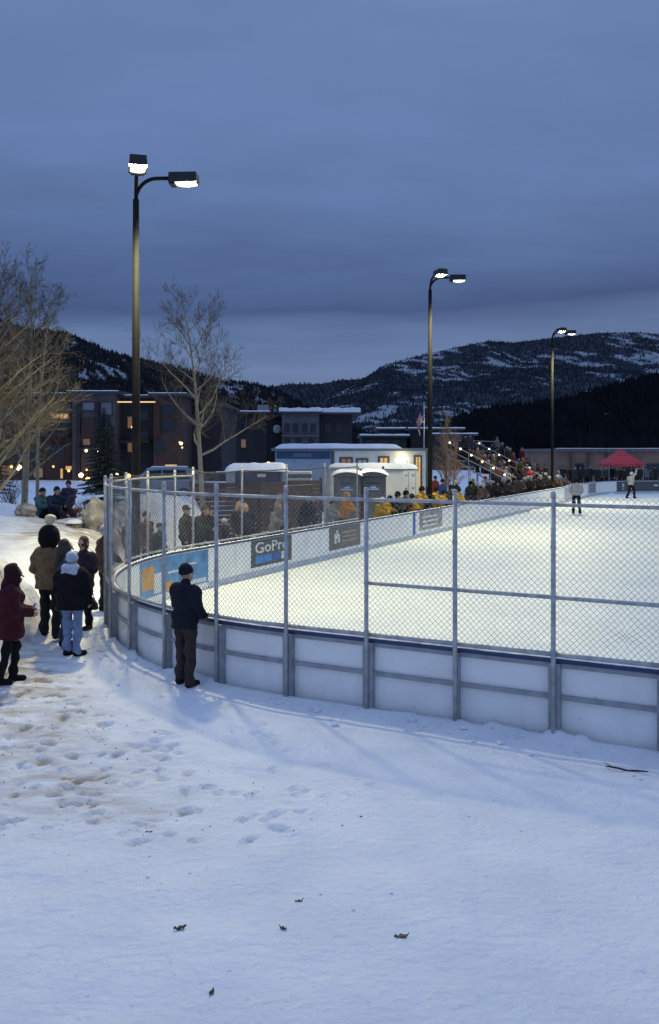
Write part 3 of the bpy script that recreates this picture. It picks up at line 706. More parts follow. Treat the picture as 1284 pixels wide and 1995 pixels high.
slab(hotel, 'balcony', HD, 62, 138, 846, 852, D1, 1.4); slab(hotel, 'balcony', HD, 160, 222, 872, 877, D1 - 1.5, 1.4); slab(hotel, 'balcony', HD, 228, 296, 858, 863, D1 + 1, 1.2)
slab(hotel, 'light_strip', mat('light_strip', (.8, .6, .3), .5, emit=(1, .62, .25), estr=.9), 229, 303, 782, 784.4, D1 - 1.2, .12)
wl = []
def W(x0, x1, y0, y1, m=GLASS, d=D1): a = pxw(x0, x1, y0, y1, d); return (*a, m)
facade(hotel, [W(100, 134, 806, 815, LIT, D1 - .3), W(20, 44, 790, 812, GLASS, D1 - .3), W(58, 82, 790, 812, GLASS, D1 - .3)], D1 - .3)
facade(hotel, [W(10, 34, 832, 860), W(48, 72, 832, 844), W(90, 112, 828, 844), W(116, 134, 828, 844), W(12, 36, 875, 897), W(60, 84, 872, 897), W(98, 124, 868, 890)], D1)
facade(hotel, [W(161, 184, 784, 799, mat('blind_grey', (.26, .25, .27), .8), D1 - 1.5), W(197, 218, 784, 808, mat('blind_grey2', (.2, .19, .2), .8), D1 - 1.5), W(162, 176, 855, 867, LITDIM, D1 - 1.5), W(198, 214, 812, 826, GLASS, D1 - 1.5)], D1 - 1.5)
facade(hotel, [W(249, 261, 812, 834, LITDIM, D1 + 1), W(249, 261, 862, 880, LITDIM, D1 + 1), W(270, 288, 800, 818, GLASS, D1 + 1), W(270, 288, 840, 856, GLASS, D1 + 1)], D1 + 1)
facade(hotel, [W(318, 340, 790, 808, GLASS, D1 - .5), W(318, 340, 820, 838, GLASS, D1 - .5), W(322, 345, 905, 913, LIT, D1 - .5), W(304, 318, 860, 880, GLASS, D1 - .5)], D1 - .5)
facade(hotel, [W(4, 26, 907, 925, LITDIM), W(66, 84, 912, 930, LITDIM), W(118, 123, 913, 932, LIT, D1), W(128, 140, 908, 915, LIT)], D1)
def bulb(parent, x, y, d, r, m=BULB, name='wall_lamp'):
    c = px(x, y, d); mm = MB(); mm.ball(c, r, 10, 6); mm.build(name, m, parent, smooth=True)
for x, y, r, m in ((37, 911, .30, BULB), (22, 909, .16, BULBO), (158, 926, .26, BULB), (171, 932, .24, BULBO), (168, 878, .15, BULB), (189, 878, .14, BULB), (228, 923, .16, BULB), (251, 927, .22, BULBO), (258, 832, .14, BULBO), (259, 880, .12, BULBO), (169, 915, .11, BULBO), (104, 909, .12, BULBO), (134, 917, .15, BULBO)):
    bulb(hotel, x, y, D1 - 3.2, r, m)
for x, y, r, m in ((319, 918, .20, BULB), (353, 917, .17, BULB), (353, 864, .16, BULB), (350, 862, .10, BULBO), (355, 872, .09, BULBO)): bulb(hotel, x, y, D1 - 2.5, r, m)

D2 = 128.0
MW = mat('mid_block_wall', (.12, .11, .115), .85, var=.2, scale=1.0); MDk = mat('mid_block_dark', (.04, .035, .038), .85)
mid = thing('apartment_block', 'grey apartment block with snowy flat roof left of the big mountain', 'building', px(560, 920, D2).xy.to_3d())
block(mid, 436, 520, 806, D2, 20, MDk, snow=.2); block(mid, 549, 622, 806, D2 - 3, 24, MW, snow=.7, over=.4); block(mid, 521, 548, 812, D2, 20, mat('mid_gap', (.022, .02, .022), .9), snow=0); block(mid, 623, 686, 808, D2 - 1, 18, MDk, snow=.9, over=1.2)
slab(mid, 'belt_course', mat('belt2', (.17, .16, .165), .7), 549, 622, 848, 850, D2 - 3, .5)
facade(mid, [W(x, x + 8, 826, 839, GLASS, D2 - 3) for x in (556, 572, 590, 606)] + [W(x, x + 8, 856, 872, GLASS, D2 - 3) for x in (556, 578, 602)], D2 - 3)
facade(mid, [W(x, x + 9, 826, 842, GLASS, D2) for x in (446, 470, 496)] + [W(x, x + 9, 856, 872, GLASS if x != 470 else LITDIM, D2) for x in (446, 470, 496)], D2)
facade(mid, [W(x, x + 9, 826, 842, GLASS, D2 - 1) for x in (634, 656)], D2 - 1)
m = MB(); c = px(513, 797, D2 + 3); m.box(c, (1.6, 2, 1.2)); ht = m.build('rooftop_unit', mat('unit_grey', (.25, .26, .28), .6), mid)
m = MB(); m.ball(px(540, 836, D2 - 1.3), (.62, .25, .62), 12, 8); m.build('satellite_dish', mat('dish', (.3, .32, .34), .6), mid, smooth=True)
low = thing('shop_row', 'low brown buildings with snow-edged roofs beyond the mobile office', 'building', px(770, 900, 150).xy.to_3d())
block(low, 706, 792, 852, 150, 14, MDk, snow=.35); block(low, 738, 786, 838, 158, 10, MDk, snow=.3); block(low, 800, 900, 838, 152, 12, MDk, snow=.25); block(low, 846, 925, 849, 146, 10, MDk, snow=.25)
facade(low, [W(x, x + 12, 858, 868, GLASS, 150) for x in (715, 740, 765)], 150)

# brown hall behind the far end
D3 = 88.0
BRN = mat('brown_stucco', (.27, .17, .115), .9, var=.18, scale=.8, bump=.1)
hall = thing('brown_hall', 'low brown flat-roofed building behind the red canopy', 'building', px(1180, 940, D3).xy.to_3d())
block(hall, 1087, 1480, 880, D3, 16, BRN, fascia=mat('hall_fascia', (.16, .14, .13), .7), over=.3, snow=.06)
for x in (1110, 1145, 1180): slab(hall, 'pilaster', mat('brown_pilaster', (.13, .085, .06), .9), x, x + 3, 884, 945, D3, .2)
facade(hall, [W(1122, 1136, 905, 930, GLASS, D3), W(1215, 1232, 905, 930, GLASS, D3), W(1262, 1290, 905, 930, GLASS, D3)], D3)
for x in (1158, 1172, 1185, 1231, 1258): bulb(hall, x, 878, D3 - .4, .14, mat('vent_grey', (.2, .18, .17), .7), 'roof_vent')
for x, y in ((1185, 809), (1262, 807)):
    c = px(x, y, 500); m = MB(); m.box(c + Vector((0, 2, -1.2)), (3.2, 3, 3)); vs = [c + Vector(q) * .5 for q in ((-4, -.5, .5), (4, -.5, .5), (4, 6.5, .5), (-4, 6.5, .5), (-4, 3, 2.6), (4, 3, 2.6))]
    hs = thing('hill_cabin', 'lit cabin on the dark hillside, %s of two' % ('left' if x < 1200 else 'right'), 'cabin', c + Vector((0, 3, -4.5)))
    m.build('wall', MDk, hs); m = MB(); m.add(vs, [(0, 1, 5, 4), (2, 3, 4, 5), (1, 2, 5), (3, 0, 4)]); m.build('roof', MDk, hs); MB().box(c + Vector((0, .4, -1.0)), (1.5, .2, .8)).build('window', mat('cabin_light', (.8, .7, .5), .5, emit=(.8, .8, .9), estr=.5), hs)

# ---- mobile office
OFW = mat('office_white', (.72, .74, .72), .6, var=.06, scale=2); OFB = mat('office_end', (.34, .40, .46), .6, var=.08, scale=2); TRIM = mat('office_trim', (.10, .13, .12), .6); OFN = mat('office_band', (.04, .075, .14), .6)
C0 = on(648, 46.0); C0.z = 0; ux = Vector((.955, .297, 0)); uy = Vector((-.62, .785, 0)).normalized(); uy = Vector((-ux.y, ux.x, 0))
off = thing('mobile_office', 'white mobile office with snow-covered roof and lit wall lamp', 'trailer building', C0)
LX, LY, HZ = 5.4, 4.6, 3.28
# the long side recedes to the right, the blue-grey end wall to the left
ux = Vector((.93, .37, 0)).normalized(); uy = Vector((-.86, .51, 0)).normalized()
LX, LY = 5.6, 3.6
def Q(u, v, z): return C0 + ux * u + uy * v + Vector((0, 0, z))
def quadbox(m, u0, u1, v0, v1, z0, z1): return m.add([Q(u, v, z) for z in (z0, z1) for u, v in ((u0, v0), (u1, v0), (u1, v1), (u0, v1))], [(3, 2, 1, 0), (4, 5, 6, 7), (0, 1, 5, 4), (1, 2, 6, 5), (2, 3, 7, 6), (3, 0, 4, 7)])
quadbox(MB(), 0, LX, 0.03, LY, .4, HZ).build('wall', OFW, off)
quadbox(MB(), -.05, -.002, -.02, LY, .4, HZ).build('end_wall', OFB, off)
quadbox(MB(), 0, LX, .2, LY - .2, 0, .4).build('skirt', TRIM, off)
quadbox(MB(), -.20, LX + .15, -.18, LY + .1, HZ, HZ + .16).build('roof', mat('office_roof', (.16, .20, .21), .6), off)
quadbox(MB(), -.075, -.051, .1, LY - .1, HZ - .42, HZ - .02).build('sign_band', OFN, off)
quadbox(MB(), -.085, -.076, 1.2, 2.4, HZ - .32, HZ - .12).build('sign_plate', mat('office_sign', (.10, .16, .25), .6), off)
quadbox(MB(), -.06, .06, -.06, .06, .4, HZ).build('corner_trim', TRIM, off); quadbox(MB(), LX - .03, LX + .06, -.03, .06, .4, HZ).build('corner_trim', TRIM, off)
def snow_cap(parent, Qf, u0, u1, v0, v1, z, h, nu=26, nv=10, seed=0, lip=.06):
    vs = []
    for i in range(nu + 1):
        for j in range(nv + 1):
            a, b = i / nu, j / nv; e = min(a, 1 - a) * (u1 - u0); f = min(b, 1 - b) * (v1 - v0); q = min(1, min(e, f) / .25) ** .5
            hh = h * q * (1 + .5 * float(fbm(a * 4 + seed, b * 3, 3, seed)))
            vs.append(Qf(u0 - lip + (u1 - u0 + 2 * lip) * a, v0 - lip + (v1 - v0 + 2 * lip) * b, z + hh - (0 if q > 0 else .03)))
    m = MB(); m.add(vs, [(i * (nv + 1) + j, (i + 1) * (nv + 1) + j, (i + 1) * (nv + 1) + j + 1, i * (nv + 1) + j + 1) for i in range(nu) for j in range(nv)])
    return m.build('roof_snow', SNOWC, parent, smooth=True)
snow_cap(off, Q, -.2, LX * .72, -.15, LY, HZ + .165, .22, seed=2)
for u0, u1, z0, z1, gm in ((.5, 1.05, 2.50, 2.86, LITDIM), (1.45, 1.95, 2.45, 2.80, mat('blind_white', (.5, .52, .5), .7)), (2.75, 3.2, 2.40, 2.90, LIT), (4.9, 5.2, 1.2, 2.95, LIT)):
    fr = MB(); t = .1
    quadbox(fr, u0 - t, u1 + t, -.03, .028, z1, z1 + t); quadbox(fr, u0 - t, u1 + t, -.03, .028, z0 - t, z0); quadbox(fr, u0 - t, u0, -.03, .028, z0, z1); quadbox(fr, u1, u1 + t, -.03, .028, z0, z1); quadbox(fr, (u0 + u1) / 2 - .02, (u0 + u1) / 2 + .02, -.025, .028, z0, z1)
    w_ = fr.build('window', mat('olive_frame', (.09, .10, .07), .6), off); quadbox(MB(), u0, u1, -.005, .027, z0, z1).build('pane', gm, w_)
m = MB(); quadbox(m, 3.95, 4.35, -.03, .028, .75, 2.75); dr = m.build('door', mat('office_door', (.42, .44, .43), .6), off); MB().ball(Q(4.30, -.05, 1.4), .04).build('handle', STEEL, dr)
MB().ball(Q(3.80, -.16, 2.78), (.11, .11, .14)).build('wall_lamp', mat('office_bulb', (.9, .8, .6), .5, emit=(1, .82, .42), estr=10), off)
ld = bpy.data.lights.new('wall_light', 'POINT'); ld.energy = 28; ld.color = (1, .8, .42); ld.shadow_soft_size = .1
lo = bpy.data.objects.new('wall_light', ld); col.objects.link(lo); lo.parent = off; lo.location = Q(3.80, -.34, 2.76) - C0

# ---- enclosed cargo trailer
CTW = mat('cargo_white', (.62, .64, .62), .45, var=.05, scale=2)
C1 = on(785, 40.0); ax_ = Vector((-.985, .17, 0)).normalized(); ay_ = Vector((.75, .66, 0)).normalized()
ct = thing('cargo_trailer', 'white enclosed cargo trailer with snow on its roof and rear doors', 'trailer', C1)
def Qc(u, v, z): return C1 + ax_ * u + ay_ * v + Vector((0, 0, z))
def cbox(m, u0, u1, v0, v1, z0, z1): return m.add([Qc(u, v, z) for z in (z0, z1) for u, v in ((u0, v0), (u1, v0), (u1, v1), (u0, v1))], [(3, 2, 1, 0), (4, 5, 6, 7), (0, 1, 5, 4), (1, 2, 6, 5), (2, 3, 7, 6), (3, 0, 4, 7)])
cbox(MB(), 0, 3.5, .05, 1.0, .5, 2.38).build('body', CTW, ct, bevel=.03)
cbox(MB(), 0, 3.5, -.0, 1.02, 2.385, 2.44).build('roof_rail', mat('cargo_rail', (.3, .32, .32), .4, .5), ct)
for v0, v1 in ((.07, .5), (.53, .97)):
    d_ = cbox(MB(), -.05, -.004, v0, v1, .56, 2.30).build('door', CTW, ct)
    for z in (.9, 1.5, 2.1): cbox(MB(), -.075, -.052, v0 + .01, v0 + .11, z, z + .04).build('hinge', FRAME, d_)
    cbox(MB(), -.08, -.052, (v0 + v1) / 2 - .015, (v0 + v1) / 2 + .015, .6, 2.28).build('lock_bar', STEEL, d_)
snow_cap(ct, Qc, 0, 3.5, 0, 1.0, 2.445, .22, seed=6)
for u in (1.4, 2.1):
    c = Qc(u, -.05, .33); wm = MB(); wm.tube([c - ay_ * .1, c + ay_ * .1], .33, 16); wh = wm.build('wheel', mat('tyre', (.02, .02, .02), .8), ct); MB().tube([c - ay_ * .115, c - ay_ * .09], .18, 12).build('rim', STEEL, wh)
cbox(MB(), 3.5, 4.4, .45, .55, .45, .53).build('tow_bar', FRAME, ct)
cbox(MB(), 3.36, 3.62, -.06, -.005, .5, 2.40).build('front_corner_post', mat('cargo_post', (.38, .42, .45), .4, .3), ct)

# ---- portable toilets
PT = mat('toilet_grey', (.10, .11, .12), .6, var=.08); PTB = mat('toilet_logo_blue', (.03, .14, .36), .5); PTW = mat('toilet_logo_white', (.55, .6, .65), .5)
def toilet(x, d, rz, label):
    b = on(x, d); o = thing('portable_toilet', label, 'portable toilet', b, rz, 'portable toilets by the cargo trailer')
    def B(name, c, s, m, p=o, bev=0): return MB().box(c, s).build(name, m, p, world=False, bevel=bev)
    B('cabin', (0, 0, 1.08), (1.1, 1.1, 2.1), PT, bev=.04)
    dr = B('door', (0, -.565, 1.02), (.82, .03, 1.85), mat('toilet_door', (.115, .125, .135), .55)); B('latch', (.33, -.59, 1.05), (.06, .03, .12), FRAME, dr); B('vent_slots', (0, -.585, 1.86), (.6, .012, .06), FRAME, dr)
    mb = MB(); n = 9; vs = []
    for i in range(n + 1):
        a = math.pi * i / n; vs += [(-.60 * math.cos(a), -.60, 2.13 + .16 * math.sin(a)), (-.60 * math.cos(a), .60, 2.13 + .16 * math.sin(a))]
    mb.add(vs, [(2 * i, 2 * i + 1, 2 * i + 3, 2 * i + 2) for i in range(n)] + [tuple(range(0, 2 * n + 2, 2)), tuple(range(2 * n + 1, 0, -2))]); mb.build('roof', PT, o, world=False)
    mb = MB(); vs = [];
    for i in range(13):
        for j in range(9):
            a, b2 = -1 + i / 6, -1 + j / 4; q = max(0, 1 - max(abs(a), abs(b2)) ** 4); vs.append((a * .66, b2 * .66, 2.17 + .17 * (1 - a * a) + .16 * q * (1 + .4 * math.sin(3 * a + x))))
    mb.add(vs, [(i * 9 + j, (i + 1) * 9 + j, (i + 1) * 9 + j + 1, i * 9 + j + 1) for i in range(12) for j in range(8)]); mb.build('roof_snow', SNOWC, o, smooth=True, world=False)
    lg = MB(); n = 10; arc = [(-.22 * math.cos(math.pi * i / n), 1.64 + .16 * math.sin(math.pi * i / n)) for i in range(n + 1)]
    lg.prism(arc, (0, -.583, 0), (1, 0, 0), (0, 0, 1), (0, -1, 0), .006); lg.build('logo_arch', PTB, dr, world=False)
    lg = MB(); lg.prism([(-.16, 1.655), (-.05, 1.72), (0, 1.69), (.06, 1.75), (.16, 1.655)], (0, -.5895, 0), (1, 0, 0), (0, 0, 1), (0, -1, 0), .004); lg.build('logo_peaks', PTW, dr, world=False)
    B('logo_bar', (0, -.585, 1.60), (.5, .008, .05), PTW, dr)
    mb = MB(); mb.tube([(.42, .42, 2.1), (.42, .42, 2.55)], .05, 8); mb.build('vent_pipe', FRAME, o, world=False)
    return o
toilet(677, 36.8, R(-4), 'left grey portable toilet with blue arch logo under a snowy roof')
toilet(727, 37.2, R(-4), 'right grey portable toilet with blue arch logo in front of the cargo trailer')

# ---- blue site trailer with snow roof and a pile of snow-topped pallets
NAVY = mat('navy_side', (.02, .035, .10), .5)
b = on(498, 36.5); sb = thing('blue_site_trailer', 'navy site trailer with thick snow roof behind the slat enclosure', 'trailer', b)
def Qb(u, v, z): return b + Vector((u, v, z))
MB().box(b + Vector((0.1, .9, 1.35)), (1.9, 1.8, 2.1)).build('body', NAVY, sb); MB().box(b + Vector((-1.05, .7, 1.6)), (.38, 1.4, 1.6)).build('cabinet', mat('cab_grey', (.33, .37, .42), .6), sb)
snow_cap(sb, Qb, -1.25, 1.25, -.1, 1.8, 2.40, .30, seed=9); MB().box(b + Vector((.25, -.008, 2.2)), (.35, .015, .13)).build('sign_plate', ADW, sb)
for u in (-.5, .6): MB().tube([b + Vector((u, -.02, .3)), b + Vector((u, .15, .3))], .3, 12).build('wheel', MATS['tyre'], sb)
bulb(sb, 523, 904, 37.0, .1, BULBO, 'roof_beacon')
b2 = on(583, 36.0); pl = thing('pallet_stack', 'stack of boards with snow between, beside the blue site trailer', 'pallet stack', b2)
for i in range(9):
    MB().box(b2 + Vector((.03 * math.sin(i * 2.1), .5, .12 + .26 * i)), (1.1, 1.0, .12)).build('board', mat('pallet_wood', (.12, .10, .085), .9), pl)
    MB().box(b2 + Vector((0, .5, .24 + .26 * i)), (1.0, .9, .10)).build('spacer', SNOWC if i > 5 else MATS['pallet_wood'], pl)

# ---- brown slat enclosure
WOODS = [mat('slat_wood_%d' % i, (.060 + .012 * i, .034 + .006 * i, .022 + .004 * i), .85, var=.3, scale=3, stretch=(1, 1, 12)) for i in range(3)]
enc = thing('slat_enclosure', 'brown horizontal-slat wooden screen behind the rink spectators', 'wooden screen', on(400, 30.5))
def slat_wall(a, b):
    a, b = Vector(a), Vector(b); d = (b - a); ln = d.length; d.normalize()
    n = max(1, int(ln / 1.8))
    for k in range(n + 1): q = a + d * ln * k / n; MB().beam(q + Vector((0, .07, -.2)), q + Vector((0, .07, 2.2)), .1, .1).build('post', WOODS[0], enc)
    for k in range(n):
        p, q = a + d * (ln * k / n + .01), a + d * (ln * (k + 1) / n - .01)
        for i in range(13):
            z = .10 + .162 * i; MB().beam(p + Vector((0, 0, z)), q + Vector((0, 0, z)), .025, .14).build('slat', WOODS[(i * 7 + k * 3) % 3], enc)
e0, e1, e2 = on(372, 30.0), on(502, 31.0), on(625, 33.5)
for e in (e0, e1, e2): e.z = .05
slat_wall(e0, e1); slat_wall(e1 + Vector((.06, .02, 0)), e2)

# ---- red canopy tent
REDT = mat('tent_red', (.58, .045, .06), .75, var=.1, scale=2)
D4 = 80.0; tc_ = on(1209, D4); tent = thing('canopy_tent', 'red pop-up canopy tent beyond the far end of the rink', 'tent', tc_)
hw = 1.6; ze, zp = 2.05, 3.45; corners = [(-hw, -hw), (hw, -hw), (hw, hw), (-hw, hw)]
m = MB(); vs = [tc_ + Vector((0, 0, zp))]; n = 8
for k in range(4):
    a, b = corners[k], corners[(k + 1) % 4]
    for i in range(n): u = i / n; vs.append(tc_ + Vector((a[0] + (b[0] - a[0]) * u, a[1] + (b[1] - a[1]) * u, ze + .10 * (1 - math.sin(math.pi * u)) * 0 + .05 * math.cos(math.pi * 2 * u))))
tot = 4 * n; mid_ = [tc_ + Vector(((v - tc_).x * .45, (v - tc_).y * .45, ze + (zp - ze) * .50)) for v in vs[1:]]
vs2 = vs + mid_ + [v + Vector((0, 0, -.22)) for v in vs[1:]]
fs = [(0, 1 + tot + i, 1 + tot + (i + 1) % tot) for i in range(tot)] + [(1 + tot + i, 1 + i, 1 + (i + 1) % tot, 1 + tot + (i + 1) % tot) for i in range(tot)] + [(1 + i, 1 + 2 * tot + i, 1 + 2 * tot + (i + 1) % tot, 1 + (i + 1) % tot) for i in range(tot)]
m.add(vs2, fs); m.build('canopy', REDT, tent)
for c in corners: MB().tube([tc_ + Vector((c[0] * .97, c[1] * .97, 0)), tc_ + Vector((c[0] * .97, c[1] * .97, ze))], .03, 6).build('leg', STEEL, tent)
tb = thing('folding_table', 'folding table with supplies under the red canopy', 'table', tc_ + Vector((0, -.5, 0)))
MB().box(tc_ + Vector((0, -.5, .74)), (1.5, .6, .04)).build('table_top', ADW, tb)
for sx in (-.65, .65):
    for sy in (-.25, .25): MB().tube([tc_ + Vector((sx, -.5 + sy, 0)), tc_ + Vector((sx, -.5 + sy, .72))], .018, 6).build('leg', STEEL, tb)

# ---- flag
fp = on(826, 52.0); fl = thing('flagpole', 'pole with striped red and white flag beside the second lamp pole', 'flag', fp)
MB().tube([fp, fp + Vector((0, 0, 6.2))], [.05, .03], 8).build('pole', mat('flag_pole', (.35, .36, .38), .4, .6), fl, smooth=True)
STR = [mat('flag_red', (.40, .03, .05), .8), mat('flag_white', (.6, .6, .6), .8), mat('flag_blue', (.03, .05, .16), .8)]
m = MB(); nu, nv = 13, 10
top = fp + Vector((0, 0, 5.9)); 
def fpt(i, j):      # flag hangs limp: i across the stripes, j along them
    u, v = i / nu, j / nv
    return top + Vector((-.05 - .42 * v * (1 - .3 * u) - .10 * math.sin(5 * v) * u, .10 * math.sin(9 * v + 2 * u), -.95 * u - .85 * v + .04 * math.sin(6 * v)))
for i in range(nu):
    for j in range(nv):
        m.add([fpt(i, j), fpt(i + 1, j), fpt(i + 1, j + 1), fpt(i, j + 1)], [(0, 1, 2, 3)], 2 if (i < 7 and j < 4) else (i % 2))
m.build('flag_cloth', STR, fl, smooth=True, fix=False)

# ================================================================== VEHICLES
def car(label, x, d, rz, body, truck=False):
    b = on(x, d); o = thing('parked_car', label, 'pickup' if truck else 'car', b, rz, 'vehicles parked beyond the snow bank')
    L2 = 2.35
    low_ = [(-L2, .45), (-L2, .95), (-L2 + .15, 1.05), (-1.25, 1.08), (L2 - .3, 1.12) if not truck else (L2, 1.05), (L2, .95), (L2, .45), (1.9, .38), (-1.9, .38)]
    MB().prism(low_, (0, -.92, 0), (1, 0, 0), (0, 0, 1), (0, 1, 0), 1.84).build('body', body, o, world=False, bevel=.06)
    e = 2.1 if not truck else .75
    cab = [(-1.15, 1.09), (-.45, 1.68), (-.2, 1.76), (e - .45, 1.74), (e - .15, 1.62), (e, 1.09)]
    cb = MB().prism(cab, (0, -.78, 0), (1, 0, 0), (0, 0, 1), (0, 1, 0), 1.56).build('cabin', body, o, world=False, bevel=.05)
    for sy in (-1, 1):
        MB().prism([(-.85, 1.14), (-.38, 1.58), (.25, 1.62), (.25, 1.14)], (0, sy * .79, 0), (1, 0, 0), (0, 0, 1), (0, sy, 0), .012).build('side_window', GLASS, cb, world=False)
        if not truck: MB().prism([(.33, 1.14), (.33, 1.62), (1.5, 1.60), (1.8, 1.14)], (0, sy * .79, 0), (1, 0, 0), (0, 0, 1), (0, sy, 0), .012).build('side_window', GLASS, cb, world=False)
        for sx in (-1.4, 1.4):
            w_ = MB().tube([(sx, sy * .78, .34), (sx, sy * .96, .34)], .35, 16).build('wheel', MATS['tyre'], o, world=False); MB().tube([(sx, sy * .965, .34), (sx, sy * .975, .34)], .2, 12).build('rim', STEEL, w_, world=False)
        MB().box((-L2 - .01, sy * .65, .85), (.04, .35, .14)).build('headlight', ADW, o, world=False); MB().box((L2 + .01, sy * .72, .88), (.04, .2, .2)).build('tail_light', mat('tail_red', (.3, .02, .02), .4), o, world=False)
    MB().add([(-1.14, -.72, 1.13), (-1.14, .72, 1.13), (-.49, .68, 1.66), (-.49, -.68, 1.66)], [(0, 1, 2, 3)]).build('windscreen', GLASS, cb, world=False)
    if truck: MB().box((1.55, 0, 1.05), (1.5, 1.5, .06)).build('bed_snow', SNOWC, o, world=False)
    else: MB().box((.75, 0, 1.785), (1.9, 1.3, .05)).build('roof_snow', SNOWC, cb, world=False, bevel=.02)
    return o
car('silver wagon with snowy roof parked beyond the near fence corner', 303, 47, R(15), mat('car_silver', (.28, .30, .33), .35, .6, var=.03))
car('blue-grey pickup parked between the wagon and the aspen', 372, 50, R(-12), mat('car_slate', (.07, .09, .12), .35, .4, var=.03), True)
car('dark wagon parked left of the slat enclosure behind the aspen trunk', 428, 56, R(8), mat('car_dark', (.03, .035, .045), .35, .4, var=.03))

# ================================================================== TREES
BARK = mat('aspen_bark', (.22, .20, .135), .85, var=.25, scale=5, stretch=(1, 1, 4), bump=.2, bscale=20, color2=(.30, .275, .19)); TWIG = mat('aspen_twig', (.115, .092, .062), .9)
BARKM = mat('bark_scar', (.03, .028, .025), .95)
def bare_tree(label, base, height, r0, lean=(0, 0), n_limb=16, z_first=.25, spread=.42, seed=1, crown_pow=1.0, limb_up=.55, m1=BARK, m2=TWIG, aim=None, dense=1.0):
    r = random.Random(seed); o = thing('bare_tree', label, 'tree', base, 0)
    tr = MB(); pts = []; rad = []; nseg = 16
    for i in range(nseg + 1):
        u = i / nseg; pts.append(Vector((lean[0] * u ** 1.5 + .05 * math.sin(u * 5 + seed), lean[1] * u ** 1.5 + .05 * math.cos(u * 4 + seed), -.2 + (height + .2) * u))); rad.append(r0 * (1 - u) ** .8 * .92 + .006 + r0 * .25 * max(0, .06 - u) / .06)
    tr.tube(pts, rad, 9); trunk = tr.build('trunk', m1, o, smooth=True, world=False)
    sc = MB()
    for k in range(12):
        u = r.uniform(.03, .6); i = int(u * nseg); p = pts[i].lerp(pts[i + 1], u * nseg - i); a = r.uniform(0, 6.28); rr = rad[i]
        sc.ball(p + Vector((math.cos(a), math.sin(a), 0)) * rr * .82, (rr * .35, rr * .35, rr * .18), 6, 4)
    sc.build('bark_scar', BARKM, trunk, world=False)
    limbs = MB(); twigs = MB()
    def grow(p, d, ln, rr, depth, mbk):
        n = 5 if depth < 2 else 3; q = [p]; ra = [rr]; dd = d.copy()
        for i in range(n):
            dd = (dd + Vector((r.uniform(-.22, .22), r.uniform(-.22, .22), r.uniform(-.08, .20) * (1 if depth < 2 else .6)))).normalized()
            q.append(q[-1] + dd * ln / n); ra.append(max(.0028, rr * (1 - .85 * (i + 1) / n)))
        mbk.tube(q, ra, 5 if depth == 0 else 3, caps=False)
        if depth >= 3 or ln < .16: return
        k = int((7 if depth == 0 else 5 if depth == 1 else 4) * dense * (1 if ln > .4 else .8))
        for j in range(k):
            u = r.uniform(.2, .98) if depth else r.uniform(.25, .98); i = min(n - 1, int(u * n)); s_ = q[i].lerp(q[i + 1], u * n - i)
            ax = (q[i + 1] - q[i]).normalized(); side = ax.cross(Vector((r.uniform(-1, 1), r.uniform(-1, 1), r.uniform(-1, 1)))).normalized()
            nd = (ax * r.uniform(.5, .9) + side * r.uniform(.45, .9) + Vector((0, 0, .18))).normalized()
            grow(s_, nd, ln * r.uniform(.28, .5), max(.0032, ra[i] * .55), depth + 1, twigs)
    for k in range(n_limb):
        u = z_first + (1 - z_first) * ((k + r.random() * .6) / n_limb) ** .9; u = min(u, .97); i = min(nseg - 1, int(u * nseg)); p = pts[i].lerp(pts[i + 1], u * nseg - i)
        a = k * 2.4 + r.uniform(-.5, .5)
        if aim is not None and r.random() < .7: a = aim + r.uniform(-.7, .7)
        up = limb_up + .6 * (u - z_first)
        d = Vector((math.cos(a), math.sin(a), up)).normalized()
        grow(p, d, height * spread * (1 - ((u - z_first) / (1 - z_first)) ** crown_pow * .72) * r.uniform(.75, 1.15), rad[i] * .55 + .004, 0, limbs)
    cr = limbs.build('crown', m1, o, smooth=True, world=False); twigs.build('twigs', m2, cr, smooth=True, world=False, fix=False)
    return o
def lower(v, dz=.05): return Vector((v.x, v.y, v.z - dz))
bare_tree('leafless aspen with pale trunk standing behind the rink corner', on(398, 28.3), 6.9, .095, (-.75, .3), 20, .27, .42, seed=4, limb_up=.45, dense=1.4)
bare_tree('tall leafless aspen with thick pale trunk on the left bank', on(50, 28.5), 8.3, .12, (.15, .2), 22, .16, .32, seed=11, limb_up=.55, dense=1.5)
bare_tree('slender leafless aspen beside the thick trunk on the left bank', on(73, 28.0), 7.2, .065, (.35, 0), 16, .30, .28, seed=15, limb_up=.6, dense=1.4)
bare_tree('leafless tree just past the left edge reaching long branches into view', on(-62, 21.5), 6.6, .12, (.5, 0), 24, .12, .50, seed=23, limb_up=.75, aim=0.0, dense=1.3)
bare_tree('leafless tree at the left edge of the bank beside the thick trunk', on(-14, 30.0), 8.0, .11, (.2, 0), 20, .16, .34, seed=29, aim=0.2, dense=1.15)
BR2 = mat('brown_bark', (.26, .17, .10), .9); BR3 = mat('brown_twig', (.30, .20, .115), .9)
bare_tree('brown leafless tree behind the mobile office near the bleachers', on(866, 53.0), 5.4, .10, (.2, 0), 26, .06, .34, seed=31, limb_up=1.7, m1=BR2, m2=BR3, dense=1.3)
bare_tree('brown leafless shrub tree at the right end of the mobile office', on(882, 58.0), 4.4, .07, (.3, 0), 16, .05, .38, seed=37, limb_up=1.8, m1=BR2, m2=BR3)

